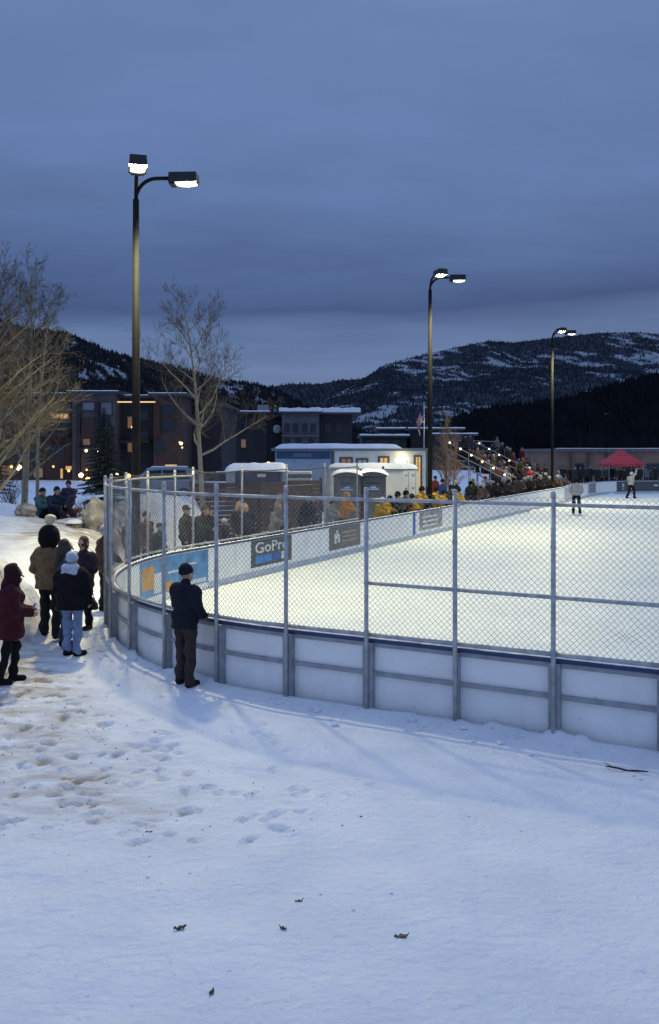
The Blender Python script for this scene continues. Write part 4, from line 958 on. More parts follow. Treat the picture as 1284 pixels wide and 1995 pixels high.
# ---- spruces
NEED = mat('spruce_needles', (.018, .03, .022), .9, var=.4, scale=8); SPB = mat('spruce_trunk', (.05, .038, .03), .9)
def spruce(label, base, h, rad, seed, snow=False):
    r = random.Random(seed); o = thing('spruce_tree', label, 'tree', base)
    MB().tube([(0, 0, -.2), (0, 0, h)], [rad * .07, .02], 7).build('trunk', SPB, o, smooth=True, world=False)
    m = MB(); z = .25
    while z < h * .985:
        u = z / h; R_ = rad * (1 - u) ** .85 + .06; nb_ = max(5, int(15 * (1 - u) + 5)); a0 = r.uniform(0, 6)
        for k in range(nb_):
            a = a0 + 6.283 * k / nb_ + r.uniform(-.2, .2); ln = R_ * r.uniform(.72, 1.12); dr = .30 * ln; ca, sa = math.cos(a), math.sin(a)
            ns = max(3, int(ln / .16))
            for i in range(ns):
                s0, s1 = i / ns, (i + 1) / ns; zz0 = z - dr * s0 ** 1.4 + .12 * ln * s0 ** 3; zz1 = z - dr * s1 ** 1.4 + .12 * ln * s1 ** 3
                for sd_ in (-1, 1):
                    wl_ = ln * .26 * (1.1 - s0) * r.uniform(.7, 1.2) + .05
                    p0 = Vector((ca * ln * s0, sa * ln * s0, zz0)); p1 = Vector((ca * ln * s1, sa * ln * s1, zz1)); tip = p0.lerp(p1, 1.3) + Vector((-sa * sd_ * wl_, ca * sd_ * wl_, -.10 * r.random() - .06))
                    m.add([p0, p1, tip], [(0, 1, 2)])
        z += max(.09, .30 * (1 - u * .6)) * r.uniform(.8, 1.2)
    m.build('crown', NEED, o, world=False, fix=False)
    return o
spruce('dark spruce in front of the lodge right of the aspens', on(203, 62), 6.4, 2.1, 5)
spruce('small dark spruce at the foot of the boulder behind the fence post', on(207, 27.5), 2.6, .75, 8)
spruce('dark spruce by the lodge entrance at far left', on(-20, 66), 5.5, 1.9, 12)

# ---- rocks and shrubs
ROCK = mat('pale_rock', (.30, .275, .23), .9, var=.45, scale=4, bump=.4, bscale=9)
def rock(label, c, r, seed, snow=True):
    rr = random.Random(seed); m = MB(); bm = bmesh.new(); bmesh.ops.create_icosphere(bm, subdivisions=3, radius=1)
    ph = [rr.uniform(0, 6) for _ in range(6)]
    for v in bm.verts:
        k = 1 + .10 * abs(math.sin(5 * v.co.z + 4 * v.co.x + ph[4])) + .16 * math.sin(3 * v.co.x + ph[0]) * math.sin(2.5 * v.co.y + ph[1]) + .10 * math.sin(6 * v.co.z + ph[2] + 2 * v.co.x) + .05 * math.sin(11 * v.co.y + ph[3])
        v.co = Vector((v.co.x * r[0] * k, v.co.y * r[1] * k, v.co.z * r[2] * k))
    o = thing('boulder', label, 'boulder', c); me = bpy.data.meshes.new('stone'); bm.to_mesh(me); bm.free(); me.materials.append(ROCK)
    ob = bpy.data.objects.new('stone', me); col.objects.link(ob); ob.parent = o; ob.location = (0, 0, r[2] * .55)
    if snow:
        m = MB(); vs = []
        for i in range(9):
            for j in range(14):
                a = i / 8 * 1.15; b = j / 14 * 6.283; vs.append((r[0] * 1.3 * math.sin(a) * math.cos(b), r[1] * 1.3 * math.sin(a) * math.sin(b), r[2] * (.55 + 1.26 * math.cos(a) - .10 * (i / 8) ** 4) ))
        m.add(vs, [(i * 14 + j, i * 14 + (j + 1) % 14, (i + 1) * 14 + (j + 1) % 14, (i + 1) * 14 + j) for i in range(8) for j in range(14)]); m.build('snow_cap', SNOWC, o, smooth=True, world=False)
    return o
rock('large pale tan boulder on the bank behind the fence', on(186, 25.0), (.36, .38, .52), 3, False)
rock('small tan boulder at the foot of the aspen trunks', on(50, 25.6), (.30, .25, .20), 5, False)
rock('low boulder half buried right of the seated pair', on(148, 25.0), (.25, .25, .13), 7)
def shrub(label, base, h, n, seed, m=None):
    r = random.Random(seed); o = thing('shrub', label, 'shrub', base); mb = MB()
    for k in range(n):
        a = r.uniform(0, 6.28); d = Vector((math.cos(a) * .5, math.sin(a) * .5, 1)); p = Vector((r.uniform(-.25, .25), r.uniform(-.25, .25), -.05)); q = [p]
        for i in range(5): d = (d + Vector((r.uniform(-.3, .3), r.uniform(-.3, .3), 0))).normalized(); q.append(q[-1] + d * h / 5 * r.uniform(.6, 1.1))
        mb.tube(q, [.012, .010, .008, .006, .005, .003], 3, False)
        for j in range(4):
            i = r.randint(1, 4); e = q[i] + Vector((r.uniform(-.3, .3), r.uniform(-.3, .3), r.uniform(.05, .3))) * h * .5; mb.tube([q[i], e], [.006, .003], 3, False)
    mb.build('stems', m or TWIG, o, world=False, fix=False); return o
shrub('bare brown shrub at the left edge below the lodge lamps', on(20, 33), 1.5, 40, 3)
shrub('bare dark shrub on the dirt pile behind the curved fence', on(292, 25.8), .9, 60, 6, mat('dark_twig', (.05, .045, .035), .9))
shrub('bare shrub left of the boulder on the bank', on(160, 27), .8, 30, 9)

# ================================================================== PEOPLE
# every garment is a signed-distance solid (tapered limbs blended together) turned into one continuous mesh
def surface(prims, vox, k=.03, cuts=(), fold=0.0, seed=0):
    """prims: (a, b, ra, rb, (sx, sy, sz)) ; cuts: (point, normal) keeps the side the normal points away from"""
    P = []
    for q in prims:
        a, b, ra, rb = np.array(q[0], float), np.array(q[1], float), q[2], q[3]; sc = np.array(q[4] if len(q) > 4 else (1, 1, 1), float); P.append((a, b, ra, rb, sc))
    lo = np.min([np.minimum(a, b) - max(ra, rb) / np.minimum(sc, 1) for a, b, ra, rb, sc in P], 0) - 3 * vox
    hi = np.max([np.maximum(a, b) + max(ra, rb) / np.minimum(sc, 1) for a, b, ra, rb, sc in P], 0) + 3 * vox
    n = np.ceil((hi - lo) / vox).astype(int) + 1; G = [lo[i] + vox * np.arange(n[i]) for i in range(3)]
    D = np.full(n, 1.0, np.float32)
    for a, b, ra, rb, sc in P:
        m = max(ra, rb) / np.minimum(sc, 1) + k * 2 + 3 * vox; s_ = []
        for i in range(3):
            i0 = max(0, int((min(a[i], b[i]) - m[i] - lo[i]) / vox)); i1 = min(n[i], int((max(a[i], b[i]) + m[i] - lo[i]) / vox) + 2); s_.append(slice(i0, i1))
        x, y, z = (G[0][s_[0]][:, None, None] - a[0]) * sc[0], (G[1][s_[1]][None, :, None] - a[1]) * sc[1], (G[2][s_[2]][None, None, :] - a[2]) * sc[2]
        d = (b - a) * sc; l2 = float(d @ d)
        if l2 < 1e-10: dist = np.sqrt(x * x + y * y + z * z) - ra
        else:
            t = np.clip((x * d[0] + y * d[1] + z * d[2]) / l2, 0, 1)
            dist = np.sqrt((x - t * d[0]) ** 2 + (y - t * d[1]) ** 2 + (z - t * d[2]) ** 2) - (ra + t * (rb - ra))
        o = D[tuple(s_)]; h = np.maximum(k - np.abs(o - dist), 0) / k
        D[tuple(s_)] = np.minimum(o, dist) - h * h * k * .25
    X, Y, Z = G[0][:, None, None], G[1][None, :, None], G[2][None, None, :]
    if fold:
        r = random.Random(seed); f = 0
        for _ in range(5):
            w = np.array([r.uniform(-14, 14), r.uniform(-14, 14), r.uniform(16, 34)]); f = f + np.sin(X * w[0] + Y * w[1] + Z * w[2] + r.uniform(0, 6))
        D = D + (fold * .4 * f).astype(np.float32)
    for p, nn in cuts: D = np.maximum(D, ((X - p[0]) * nn[0] + (Y - p[1]) * nn[1] + (Z - p[2]) * nn[2]).astype(np.float32))
    # surface nets
    S = D < 0; c = np.zeros(np.array(D.shape) - 1, int)
    for i in (0, 1):
        for j in (0, 1):
            for l_ in (0, 1): c += S[i:S.shape[0] - 1 + i, j:S.shape[1] - 1 + j, l_:S.shape[2] - 1 + l_]
    mask = (c > 0) & (c < 8); I = np.argwhere(mask); idx = np.full(mask.shape, -1, int); idx[mask] = np.arange(len(I))
    acc = np.zeros((len(I), 3)); cnt = np.zeros(len(I))
    cor = [(i, j, l_) for i in (0, 1) for j in (0, 1) for l_ in (0, 1)]
    for p in cor:
        for ax in range(3):
            if p[ax] == 1: continue
            q = list(p); q[ax] = 1; d0 = D[I[:, 0] + p[0], I[:, 1] + p[1], I[:, 2] + p[2]]; d1 = D[I[:, 0] + q[0], I[:, 1] + q[1], I[:, 2] + q[2]]
            cr = (d0 < 0) != (d1 < 0); t = np.where(cr, d0 / np.where(d0 == d1, 1, d0 - d1), 0); pos = np.tile(np.array(p, float), (len(I), 1)); pos[:, ax] = t
            acc[cr] += pos[cr]; cnt[cr] += 1
    V = lo + vox * (I + acc / np.maximum(cnt, 1)[:, None]); Fq = []
    for ax in range(3):
        sl0 = [slice(None)] * 3; sl1 = [slice(None)] * 3; sl0[ax] = slice(0, -1); sl1[ax] = slice(1, None)
        ed = S[tuple(sl0)] != S[tuple(sl1)]; E = np.argwhere(ed); b1, b2 = [i for i in range(3) if i != ax]
        ok = (E[:, b1] > 0) & (E[:, b2] > 0) & (E[:, b1] < mask.shape[b1]) & (E[:, b2] < mask.shape[b2]) & (E[:, ax] < mask.shape[ax]); E = E[ok]
        def at(db1, db2): e = E.copy(); e[:, b1] += db1; e[:, b2] += db2; return idx[e[:, 0], e[:, 1], e[:, 2]]
        q = np.stack([at(-1, -1), at(0, -1), at(0, 0), at(-1, 0)], 1); fl = S[E[:, 0], E[:, 1], E[:, 2]]
        if ax == 1: fl = ~fl
        q[~fl] = q[~fl][:, ::-1]; Fq.append(q)
    Fq = np.concatenate(Fq); Fq = Fq[(Fq >= 0).all(1)]
    return V, Fq

POSES = {}
def pose(key, **kw): POSES[key] = kw
STAND = dict(hipL=(-.095, 0, .93), hipR=(.095, 0, .93), kneeL=(-.11, .03, .50), kneeR=(.11, .02, .50), ankL=(-.12, -.01, .09), ankR=(.12, -.01, .09),
             shL=(-.19, 0, 1.42), shR=(.19, 0, 1.42), elL=(-.26, -.03, 1.14), elR=(.26, -.03, 1.14), wrL=(-.25, .08, .90), wrR=(.25, .08, .90),
             pel=(0, 0, .97), chest=(0, 0, 1.28), neck=(0, -.01, 1.48), head=(0, .02, 1.625), yaw=0.0)
def P(**kw): d = dict(STAND); d.update(kw); return d
def person_meshes(key, ps, g):
    """g: garment options. Returns dict part -> mesh (unit person 1.75 m, feet at z = 0, facing +y)"""
    vox = g['vox']; A = {k: np.array(v, float) for k, v in ps.items() if isinstance(v, tuple)}; yaw = ps.get('yaw', 0)
    hd = A['head']; cy, sy = math.cos(yaw), math.sin(yaw)
    def H(x, y, z): return (hd[0] + x * cy - y * sy, hd[1] + x * sy + y * cy, hd[2] + z)
    out = {}; thin = g.get('slim', 1.0)
    def hand(wr, el, side, curl=.6):
        d = wr - el; d /= np.linalg.norm(d); pal = wr + d * .07; pr = []
        ref = np.array((0, 1., 0)) if abs(d[1]) < .8 else np.array((0, 0, 1.)); lat = np.cross(d, ref); lat /= np.linalg.norm(lat); nrm = np.cross(lat, d)   # palm spread along nrm
        pr.append((wr, pal, .027, .032))
        for i, ln in enumerate((.062, .074, .070, .055)):
            a = pal + nrm * (i - 1.5) * .019; m = a + d * ln * .55 - lat * side * .012; e = m + (d * (1 - curl) - lat * side * curl) * ln * .55
            pr.append((a, m, .0105, .010)); pr.append((m, e, .010, .009))
        a = wr + d * .025 - nrm * .03; m = a - nrm * .022 + d * .028; pr.append((a, m, .013, .011)); pr.append((m, m + d * .032 - lat * side * .012, .011, .009))
        return pr
    # body: one continuous figure
    fine = vox <= .016
    hs = [(H(0, -.012, .02), H(0, -.012, .035), .095, .092, (1.12, .98, 1)), (H(0, .03, -.06), H(0, .055, -.085), .055, .035, (1.0, 1, 1)), (A['neck'] - (0, 0, .08), H(0, -.01, -.06), .058, .052)]
    if vox <= .025:
        hs += [(H(0, .085, .0), H(0, .112, -.025), .012, .016), (H(-.088, -.005, .01), H(-.09, -.01, -.02), .018, .014), (H(.088, -.005, .01), H(.09, -.01, -.02), .018, .014), (H(-.04, .083, .03), H(.04, .083, .03), .016, .016), (H(-.02, .088, -.06), H(.02, .088, -.06), .011, .011)]
    bd = hs + [(A['pel'], A['chest'], .13 * thin, .135 * thin, (.85, 1.15, 1)), (A['chest'], A['neck'] - (0, 0, .05), .12, .07, (.9, 1.2, 1)), (A['shL'], A['shR'], .06, .06)]
    for s in 'LR':
        bd += [(A['hip' + s], A['knee' + s], .075, .055), (A['knee' + s], A['ank' + s], .052, .04), (A['ank' + s], A['ank' + s] + (0, .11, -.045), .035, .03), (A['sh' + s], A['el' + s], .05, .04), (A['el' + s], A['wr' + s], .038, .028)]
        bd += hand(A['wr' + s], A['el' + s], -1 if s == 'L' else 1, ps.get('curl', .6)) if vox <= .026 else [(A['wr' + s], A['wr' + s] + (A['wr' + s] - A['el' + s]) * .35, .035, .03)]
    out['body'] = surface(bd, vox if not fine else min(vox, .0105), .012 if fine else .02)
    # trousers
    tw = g.get('leg', 1.0); pr = [(A['pel'] - (0, 0, .04), A['pel'] + (0, 0, .05), .135 * thin, .13 * thin, (.82, 1.12, 1))]
    for s in 'LR': pr += [(A['hip' + s], A['knee' + s], .098 * tw, .076 * tw), (A['knee' + s], A['ank' + s] + (0, 0, .01), .075 * tw, .068 * tw)]
    out['trousers'] = surface(pr, vox, .03, fold=.016, seed=5)
    pr = []
    for s in 'LR':
        a = A['ank' + s]; f = ps.get('footdir', (0, 1)); f = np.array((f[0], f[1], 0))
        pr += [(a + (0, 0, .06), a - (0, 0, .02), .058, .056), (a - f * .02 + (0, 0, -.035), a + f * .15 + (0, 0, -.045), .052, .045, (1, 1, 1))]
    zmin = min(A['ankL'][2], A['ankR'][2]) - .09
    out['boots'] = surface(pr, vox, .02, cuts=[((0, 0, zmin), (0, 0, -1))])
    # jacket
    jw = g.get('puff', 1.0); hem = g.get('hem', .86); top = A['neck'] + (0, 0, -.03)
    hemp = A['pel'] * (1 - 0) + (0, 0, hem - .97)
    pr = [(hemp, A['chest'], .165 * jw * thin, .165 * jw * thin, (.80, 1.12, 1)), (A['chest'], top, .155 * jw, .085, (.82, 1.15, 1)), (A['shL'] - (0, 0, .01), A['shR'] - (0, 0, .01), .078 * jw, .078 * jw)]
    for s in 'LR': pr += [(A['sh' + s], A['el' + s], .082 * jw, .068 * jw), (A['el' + s], A['wr' + s], .066 * jw, .05 * jw)]
    if g.get('collar', True): pr += [(A['neck'] - (0, 0, .06), A['neck'] + (0, .005, .03), .085, .078)]
    if g.get('hooddown'): pr += [(A['neck'] + (-.05, -.09, -.03), A['neck'] + (.05, -.09, -.03), .075, .075)]
    cuts = []
    if not g.get('sit'): cuts = [(hemp - (0, 0, 0), (0, 0, -1))]
    out['jacket'] = surface(pr, vox, .035, cuts=cuts, fold=.019, seed=9)
    hat = g.get('hat')
    if hat in ('beanie', 'pom', 'bighat', 'helmet'):
        e = {'beanie': 0, 'pom': .008, 'bighat': .055, 'helmet': .02}[hat]
        pr = [(H(0, -.015, .035), H(0, -.02, .055 + e), .112 + e, .104 + e, (1.08, .98, 1))]
        if hat == 'bighat': pr = [(H(0, -.04, .01), H(0, -.04, .07), .172, .165, (.98, .98, 1)), (H(0, -.05, -.10), H(0, -.05, -.08), .12, .13)]; cz = -.12
        else: cz = .015 if hat != 'helmet' else -.02
        out['hat'] = surface(pr, vox, .02, cuts=[(H(0, 0, cz), (-.25 * sy * -1, -.25 * cy * -1, -1.0))] if hat != 'bighat' else [(H(0, .10, 0), (-sy, cy, 0))], fold=.003, seed=2)
    if hat in ('pom',): out['pompom'] = surface([(H(0, -.02, .205), H(0, -.02, .206), .05, .05)], vox, .01, fold=.01)
    if hat == 'bighat': out['pompom'] = surface([(H(.02, -.04, .30), H(.02, -.04, .301), .088, .088)], vox, .01, fold=.012)
    if hat == 'cap':
        out['hat'] = surface([(H(0, -.015, .04), H(0, -.02, .065), .108, .098, (1.08, .98, 1)), (H(0, .09, .055), H(0, .15, .045), .05, .04, (1, 1, 3.5))], vox, .015, cuts=[(H(0, 0, .02), (0, 0, -1.0))])
    if g.get('hoodup'):
        out['hood'] = surface([(H(0, -.03, .02), H(0, -.035, .06), .135, .125, (1.02, .95, 1)), (H(0, -.04, -.06), A['neck'] - (0, .02, .05), .125, .12)], vox, .03, cuts=[(H(0, .062, 0), (-sy * 1.0, cy, .25))], fold=.005, seed=3)
    hair = g.get('hair')
    if hair:
        pr = [(H(0, -.022, .03), H(0, -.028, .05), .108, .102, (1.06, .98, 1)), (H(0, -.05, -.03), H(0, -.05, -.05), .085, .08)]
        if hair == 'long': pr += [(H(0, -.07, -.02), (A['neck'][0], A['neck'][1] - .10, A['neck'][2] - .10), .085, .07, (.85, 1, 1)), (H(-.075, -.01, 0), H(-.08, 0, -.16), .035, .03), (H(.075, -.01, 0), H(.08, 0, -.16), .035, .03)]
        out['hair'] = surface(pr, vox, .03, cuts=[(H(0, .062, .09), (-sy, cy, .55))] if hair != 'long' else [(H(0, .055, .05), (-sy, cy, .35))], fold=.006, seed=4)
    if g.get('scarf'): out['scarf'] = surface([(A['neck'] + (-.06, -.03, .0), A['neck'] + (.06, -.03, .0), .10, .10), (A['neck'] + (0, .03, -.01), A['neck'] + (0, .05, -.02), .09, .08), (A['neck'] + (-.10, -.08, -.07), A['neck'] + (.10, -.08, -.07), .06, .06), (A['neck'] + (.12, -.05, -.09), A['neck'] + (.19, .0, -.17), .05, .03)], vox, .03, fold=.01)
    if vox <= .02:
        out['eyes'] = [H(-.034, .083, .018), H(.034, .083, .018)]
    return out
SKIN = mat('skin', (.42, .26, .19), .6, var=.08); EYE_M = mat('eye', (.03, .025, .02), .25)
DATA = {}
def person(label, loc, rz, height, ps, g, colors, group=None, key=None):
    key = key or 'p%d' % len(DATA)
    if key not in DATA:
        d = {}
        for part, val in person_meshes(key, ps, g).items():
            if part == 'eyes': d[part] = val; continue
            d[part] = np_mesh(part, val[0], val[1], SKIN)
        DATA[key] = d
    o = thing('person', label, 'person', loc, rz, group); s = height / 1.75; o.scale = (s, s, s); bodyo = None
    for part, me in DATA[key].items():
        if part == 'eyes':
            for c in me:
                e = MB(); e.ball(c, .012, 6, 4); eo = e.build('eye', EYE_M, bodyo, world=False, smooth=True)
            continue
        ob = bpy.data.objects.new(part, me); col.objects.link(ob); ob.parent = o
        sl = ob.material_slots[0]; sl.link = 'OBJECT'; c = colors.get(part)
        sl.material = SKIN if c is None and part == 'body' else (c if isinstance(c, bpy.types.Material) else cloth(c if c else (.03, .03, .035)))
        if part == 'body': bodyo = ob
    return o
BLK = (.009, .009, .011); NVY = (.013, .016, .025); FV = .0135
HAIRB = mat('hair_brown', (.045, .028, .02), .7, bump=.5, bscale=90); HAIRK = mat('hair_dark', (.018, .014, .013), .7, bump=.5, bscale=90); HAIRBL = mat('hair_blond', (.30, .22, .12), .7, bump=.4, bscale=90)
def near(x, yfeet):
    d = F * EYE / (yfeet - HY); p = px(x, yfeet, d); return Vector((p.x, p.y, gz(p.x, p.y) - .01))
# facing: rz = 0 looks away from the camera, -90 deg looks right
person('person in dark navy hooded jacket and beanie standing against the rink boards', near(361, 1336), R(-38), 1.70,
       P(kneeL=(-.12, .04, .50), kneeR=(.11, .0, .50), ankL=(-.15, .03, .09), ankR=(.12, -.03, .09), elL=(-.25, .05, 1.15), wrL=(-.16, .24, 1.06), elR=(.25, .02, 1.14), wrR=(.17, .22, 1.02), head=(0, .03, 1.625), yaw=-.25),
       dict(vox=FV, hat='beanie', hooddown=True, hem=.84, puff=1.08, leg=1.05), dict(jacket=NVY, trousers=(.045, .036, .033), boots=(.02, .018, .016), hat=(.012, .014, .03)))
person('person in maroon hooded coat looking at a phone at the left edge', near(22, 1334), R(-72), 1.66,
       P(kneeL=(-.10, .06, .50), kneeR=(.10, -.06, .52), ankL=(-.11, .02, .09), ankR=(.11, -.16, .10), elL=(-.26, .06, 1.12), wrL=(-.12, .27, 1.08), elR=(.26, .06, 1.12), wrR=(.14, .28, 1.06), head=(0, .06, 1.61), yaw=0),
       dict(vox=FV, hoodup=True, hem=.68, puff=1.25, leg=.88, hair='short'), dict(jacket=(.052, .010, .014), hood=(.038, .009, .012), trousers=BLK, boots=BLK, hair=HAIRK))
ph = near(22, 1334); m = MB(); q = ph + Vector((.30, .03, 1.06)); m.box((0, 0, 0), (.02, .075, .15)); m.v = [tuple(Matrix.Rotation(R(25), 3, 'Y') @ Vector(v) + q) for v in m.v]
one('phone', m, mat('phone_case', (.35, .30, .45), .3), 'pale phone held by the person in the maroon coat', 'phone', origin=q)
person('tall person in tan jacket and big black knit hat with cream pompom', near(98, 1250), R(-18), 1.86,
       P(elL=(-.30, -.02, 1.14), wrL=(-.24, .15, .98), elR=(.29, .0, 1.14), wrR=(.20, .20, 1.0), yaw=-.2),
       dict(vox=FV, hat='bighat', hem=.82, puff=1.22, leg=1.08, hooddown=True), dict(jacket=(.17, .115, .06), hat=(.006, .006, .007), pompom=(.62, .55, .38), trousers=(.016, .016, .018), boots=BLK))
person('brown-haired person in teal coat half hidden behind the tan jacket', near(127, 1263), R(-62), 1.80,
       P(elL=(-.25, .0, 1.14), wrL=(-.18, .14, .96), yaw=-.1), dict(vox=FV, hair='long', hem=.62, puff=1.0, leg=1.0), dict(jacket=(.028, .062, .085), hair=HAIRB, trousers=(.03, .05, .075), boots=BLK))
person('person in white hat and scarf with black jacket and light jeans', near(140, 1278), R(-12), 1.66,
       P(elL=(-.27, .0, 1.14), wrL=(-.23, .12, .95), elR=(.27, .02, 1.14), wrR=(.27, .10, .93), ankL=(-.09, .0, .09), ankR=(.09, 0, .09), kneeL=(-.095, .03, .5), kneeR=(.095, .03, .5), footdir=(.5, .86), yaw=-.1),
       dict(vox=FV, hat='beanie', scarf=True, hem=.80, puff=1.3, leg=1.0), dict(jacket=BLK, hat=(.42, .49, .62), scarf=(.45, .5, .6), trousers=(.20, .27, .42), boots=BLK))
person('short-haired person in dark plum coat facing the camera', near(163, 1226), R(160), 1.70,
       P(elL=(-.25, .0, 1.14), wrL=(-.16, .16, .98), elR=(.25, .0, 1.14), wrR=(.26, .06, .88), yaw=.1), dict(vox=FV, hair='short', hem=.72, puff=1.0, leg=1.0), dict(jacket=(.035, .025, .042), hair=HAIRB, trousers=BLK, boots=(.03, .03, .028)))
bg_ = near(174, 1222); m = MB(); prof = [(-.17, 0), (.17, 0), (.15, .12), (.06, .24), (-.06, .24), (-.15, .12)]; bag = thing('handbag', 'black slouchy bag hanging beside the light jeans', 'bag', bg_ + Vector((0, 0, .33)))
m.prism(prof, bg_ + Vector((0, -.06, .33)), (1, 0, 0), (0, 0, 1), (0, 1, 0), .12); m.build('bag_body', mat('bag_black', (.008, .008, .009), .6, bump=.4), bag, bevel=.03)
m = MB(); m.tube([bg_ + Vector((-.13, 0, .46)), bg_ + Vector((-.10, 0, .70)), bg_ + Vector((-.03, 0, .86)), bg_ + Vector((.04, 0, .72)), bg_ + Vector((.12, 0, .46))], .008, 6); m.build('strap', MATS['bag_black'], bag)
person('person in brown jacket and pale cap at the outer edge of the fence', near(204, 1192), R(-55), 1.76,
       P(elL=(-.25, .05, 1.16), wrL=(-.15, .26, 1.05), elR=(.25, .05, 1.16), wrR=(.15, .26, 1.05)), dict(vox=FV, hat='beanie', hem=.86, puff=1.12), dict(jacket=(.055, .03, .022), hat=(.26, .29, .36), trousers=(.016, .018, .026), boots=BLK))
# seated on the bank
SIT = P(pel=(0, -.1, .16), hipL=(-.10, -.05, .15), hipR=(.10, -.05, .15), kneeL=(-.16, .30, .36), kneeR=(.15, .34, .34), ankL=(-.17, .58, .08), ankR=(.14, .66, .06), chest=(0, -.16, .46), neck=(0, -.14, .68), head=(0, -.08, .82),
        shL=(-.19, -.15, .62), shR=(.19, -.15, .62), elL=(-.27, .0, .40), elR=(.27, .02, .40), wrL=(-.15, .18, .38), wrR=(.14, .2, .38))
SITG = dict(vox=.018, sit=True, hem=.98, puff=1.08, hat='beanie')
person('person in teal jacket sitting on the snow bank by the aspen trunk', on(88, 27.0), R(-112), 1.74, SIT, SITG, dict(jacket=(.06, .14, .15), trousers=BLK, boots=(.03, .025, .02), hat=(.015, .02, .022)), key='sit')
person('person in navy jacket sitting on the snow bank beside the teal one', on(114, 26.6), R(-135), 1.80, SIT, SITG, dict(jacket=(.018, .028, .06), trousers=(.015, .018, .03), boots=BLK, hat=(.012, .02, .04)), key='sit')
person('person in grey-purple jacket sitting behind the orange sled', on(131, 30.0), R(170), 1.72, SIT, SITG, dict(jacket=(.07, .055, .085), trousers=(.03, .03, .04), boots=BLK, hat=(.04, .035, .05)), key='sit')
b = on(131, 27.8); m = MB(); vs = []
for i in range(13):
    for j in range(7):
        u, v = -1 + i / 6, -1 + j / 3; vs.append(b + Vector((u * .42, v * .24 * (1 - .25 * u * u), .06 + .16 * max(abs(u) ** 4, abs(v) ** 3))))
m.add(vs, [(i * 7 + j, (i + 1) * 7 + j, (i + 1) * 7 + j + 1, i * 7 + j + 1) for i in range(12) for j in range(6)])
sl = thing('sled', 'orange plastic sled lying on the snow bank', 'sled', b); so_ = m.build('tray', mat('sled_orange', (.42, .09, .025), .5), sl, smooth=True); md = so_.modifiers.new('solid', 'SOLIDIFY'); md.thickness = .03
MB().tube([b + Vector((.40, 0, .2)), b + Vector((.55, -.1, .1)), b + Vector((.6, -.3, .04))], .01, 5).build('rope', BARKM, sl)

# ---- spectators along the far side boards, elbows on the rail
def side_spot(x, s): # point on the line s = const seen in photo column x
    k_ = (x - CX) / F; d = s / (k_ * CT - SN); return Vector((k_ * d, d, gz(k_ * d, d)))
LEAN = P(chest=(0, .08, 1.26), neck=(0, .14, 1.45), head=(0, .20, 1.58), shL=(-.19, .12, 1.39), shR=(.19, .12, 1.39), elL=(-.27, .28, 1.16), elR=(.27, .28, 1.16), wrL=(-.12, .44, 1.12), wrR=(.12, .44, 1.12))
MV = .024
FACE_RINK = -TH - R(90)
sp = [(256, -14.4, 'brown coat at the left end of the fence corner', 'beanie', (.06, .035, .022), (.05, .03, .02), None, 0, 1.72, 'a'),
      (285, -14.8, 'rust-brown jacket deep in the fence corner', 'beanie', (.09, .04, .02), (.02, .018, .016), None, .2, 1.7, 'a'),
      (311, -14.0, 'dark green coat, short, near the corner poster', 'beanie', (.016, .022, .018), (.016, .02, .018), None, .1, 1.45, 'a'),
      (362, -14.3, 'olive-brown jacket and cap above the corner poster', 'cap', (.04, .032, .022), (.03, .024, .02), None, .35, 1.80, 'c'),
      (388, -14.2, 'dark brown jacket beside the olive-brown one', 'beanie', (.03, .022, .018), (.05, .045, .03), None, 0, 1.82, 'b'),
      (408, -14.0, 'black coat just left of the slat screen', 'beanie', BLK, BLK, None, -.3, 1.75, 'a'),
      (437, -14.1, 'black coat crouching with white mittens', 'beanie', (.015, .015, .018), (.4, .4, .42), None, .2, 1.35, 'a'),
      (466, -14.2, 'blond hair and dark coat above the lettered sign', None, (.022, .02, .022), None, HAIRBL, -.2, 1.78, 'h'),
      (478, -14.0, 'dark coat with reaching arm next to the blond one', None, (.02, .02, .022), None, HAIRBL, -.5, 1.74, 'h'),
      (534, -14.0, 'pale grey hooded sweatshirt', 'hood', (.20, .20, .19), None, None, -.1, 1.68, 'o'),
      (546, -14.6, 'blond hair and mustard coat behind the grey hood', None, (.07, .05, .02), None, HAIRBL, .3, 1.84, 'h'),
      (590, -14.5, 'black coat between grey hood and orange hoodie', 'beanie', BLK, BLK, None, .2, 1.74, 'b'),
      (607, -14.2, 'navy coat left of the front corner post', 'beanie', (.016, .022, .045), (.014, .02, .04), None, 0, 1.76, 'a'),
      (640, -14.1, 'grey and white jacket left of the orange hoodie', 'beanie', (.28, .29, .30), (.03, .03, .03), None, -.2, 1.55, 'b'),
      (668, -14.0, 'bright orange hoodie with hood up', 'hood', (.55, .22, .012), None, None, 0, 1.78, 'o')]
for x, s, what, hat, jc, hc, hr, dy, hh, ky in sp:
    g = dict(vox=MV, hem=.84, puff=1.12, hooddown=False)
    if hat == 'hood': g['hoodup'] = True
    elif hat: g['hat'] = hat
    if hr: g['hair'] = 'long'
    ps = LEAN if ky in 'bo' else STAND
    person('spectator behind the boards in ' + what, side_spot(x, s), FACE_RINK + dy * .8, hh, ps, g, dict(jacket=jc, hat=hc or BLK, hood=jc, hair=hr, trousers=BLK, boots=BLK), 'spectators along the side boards', key='spec_' + ky + str(hat))

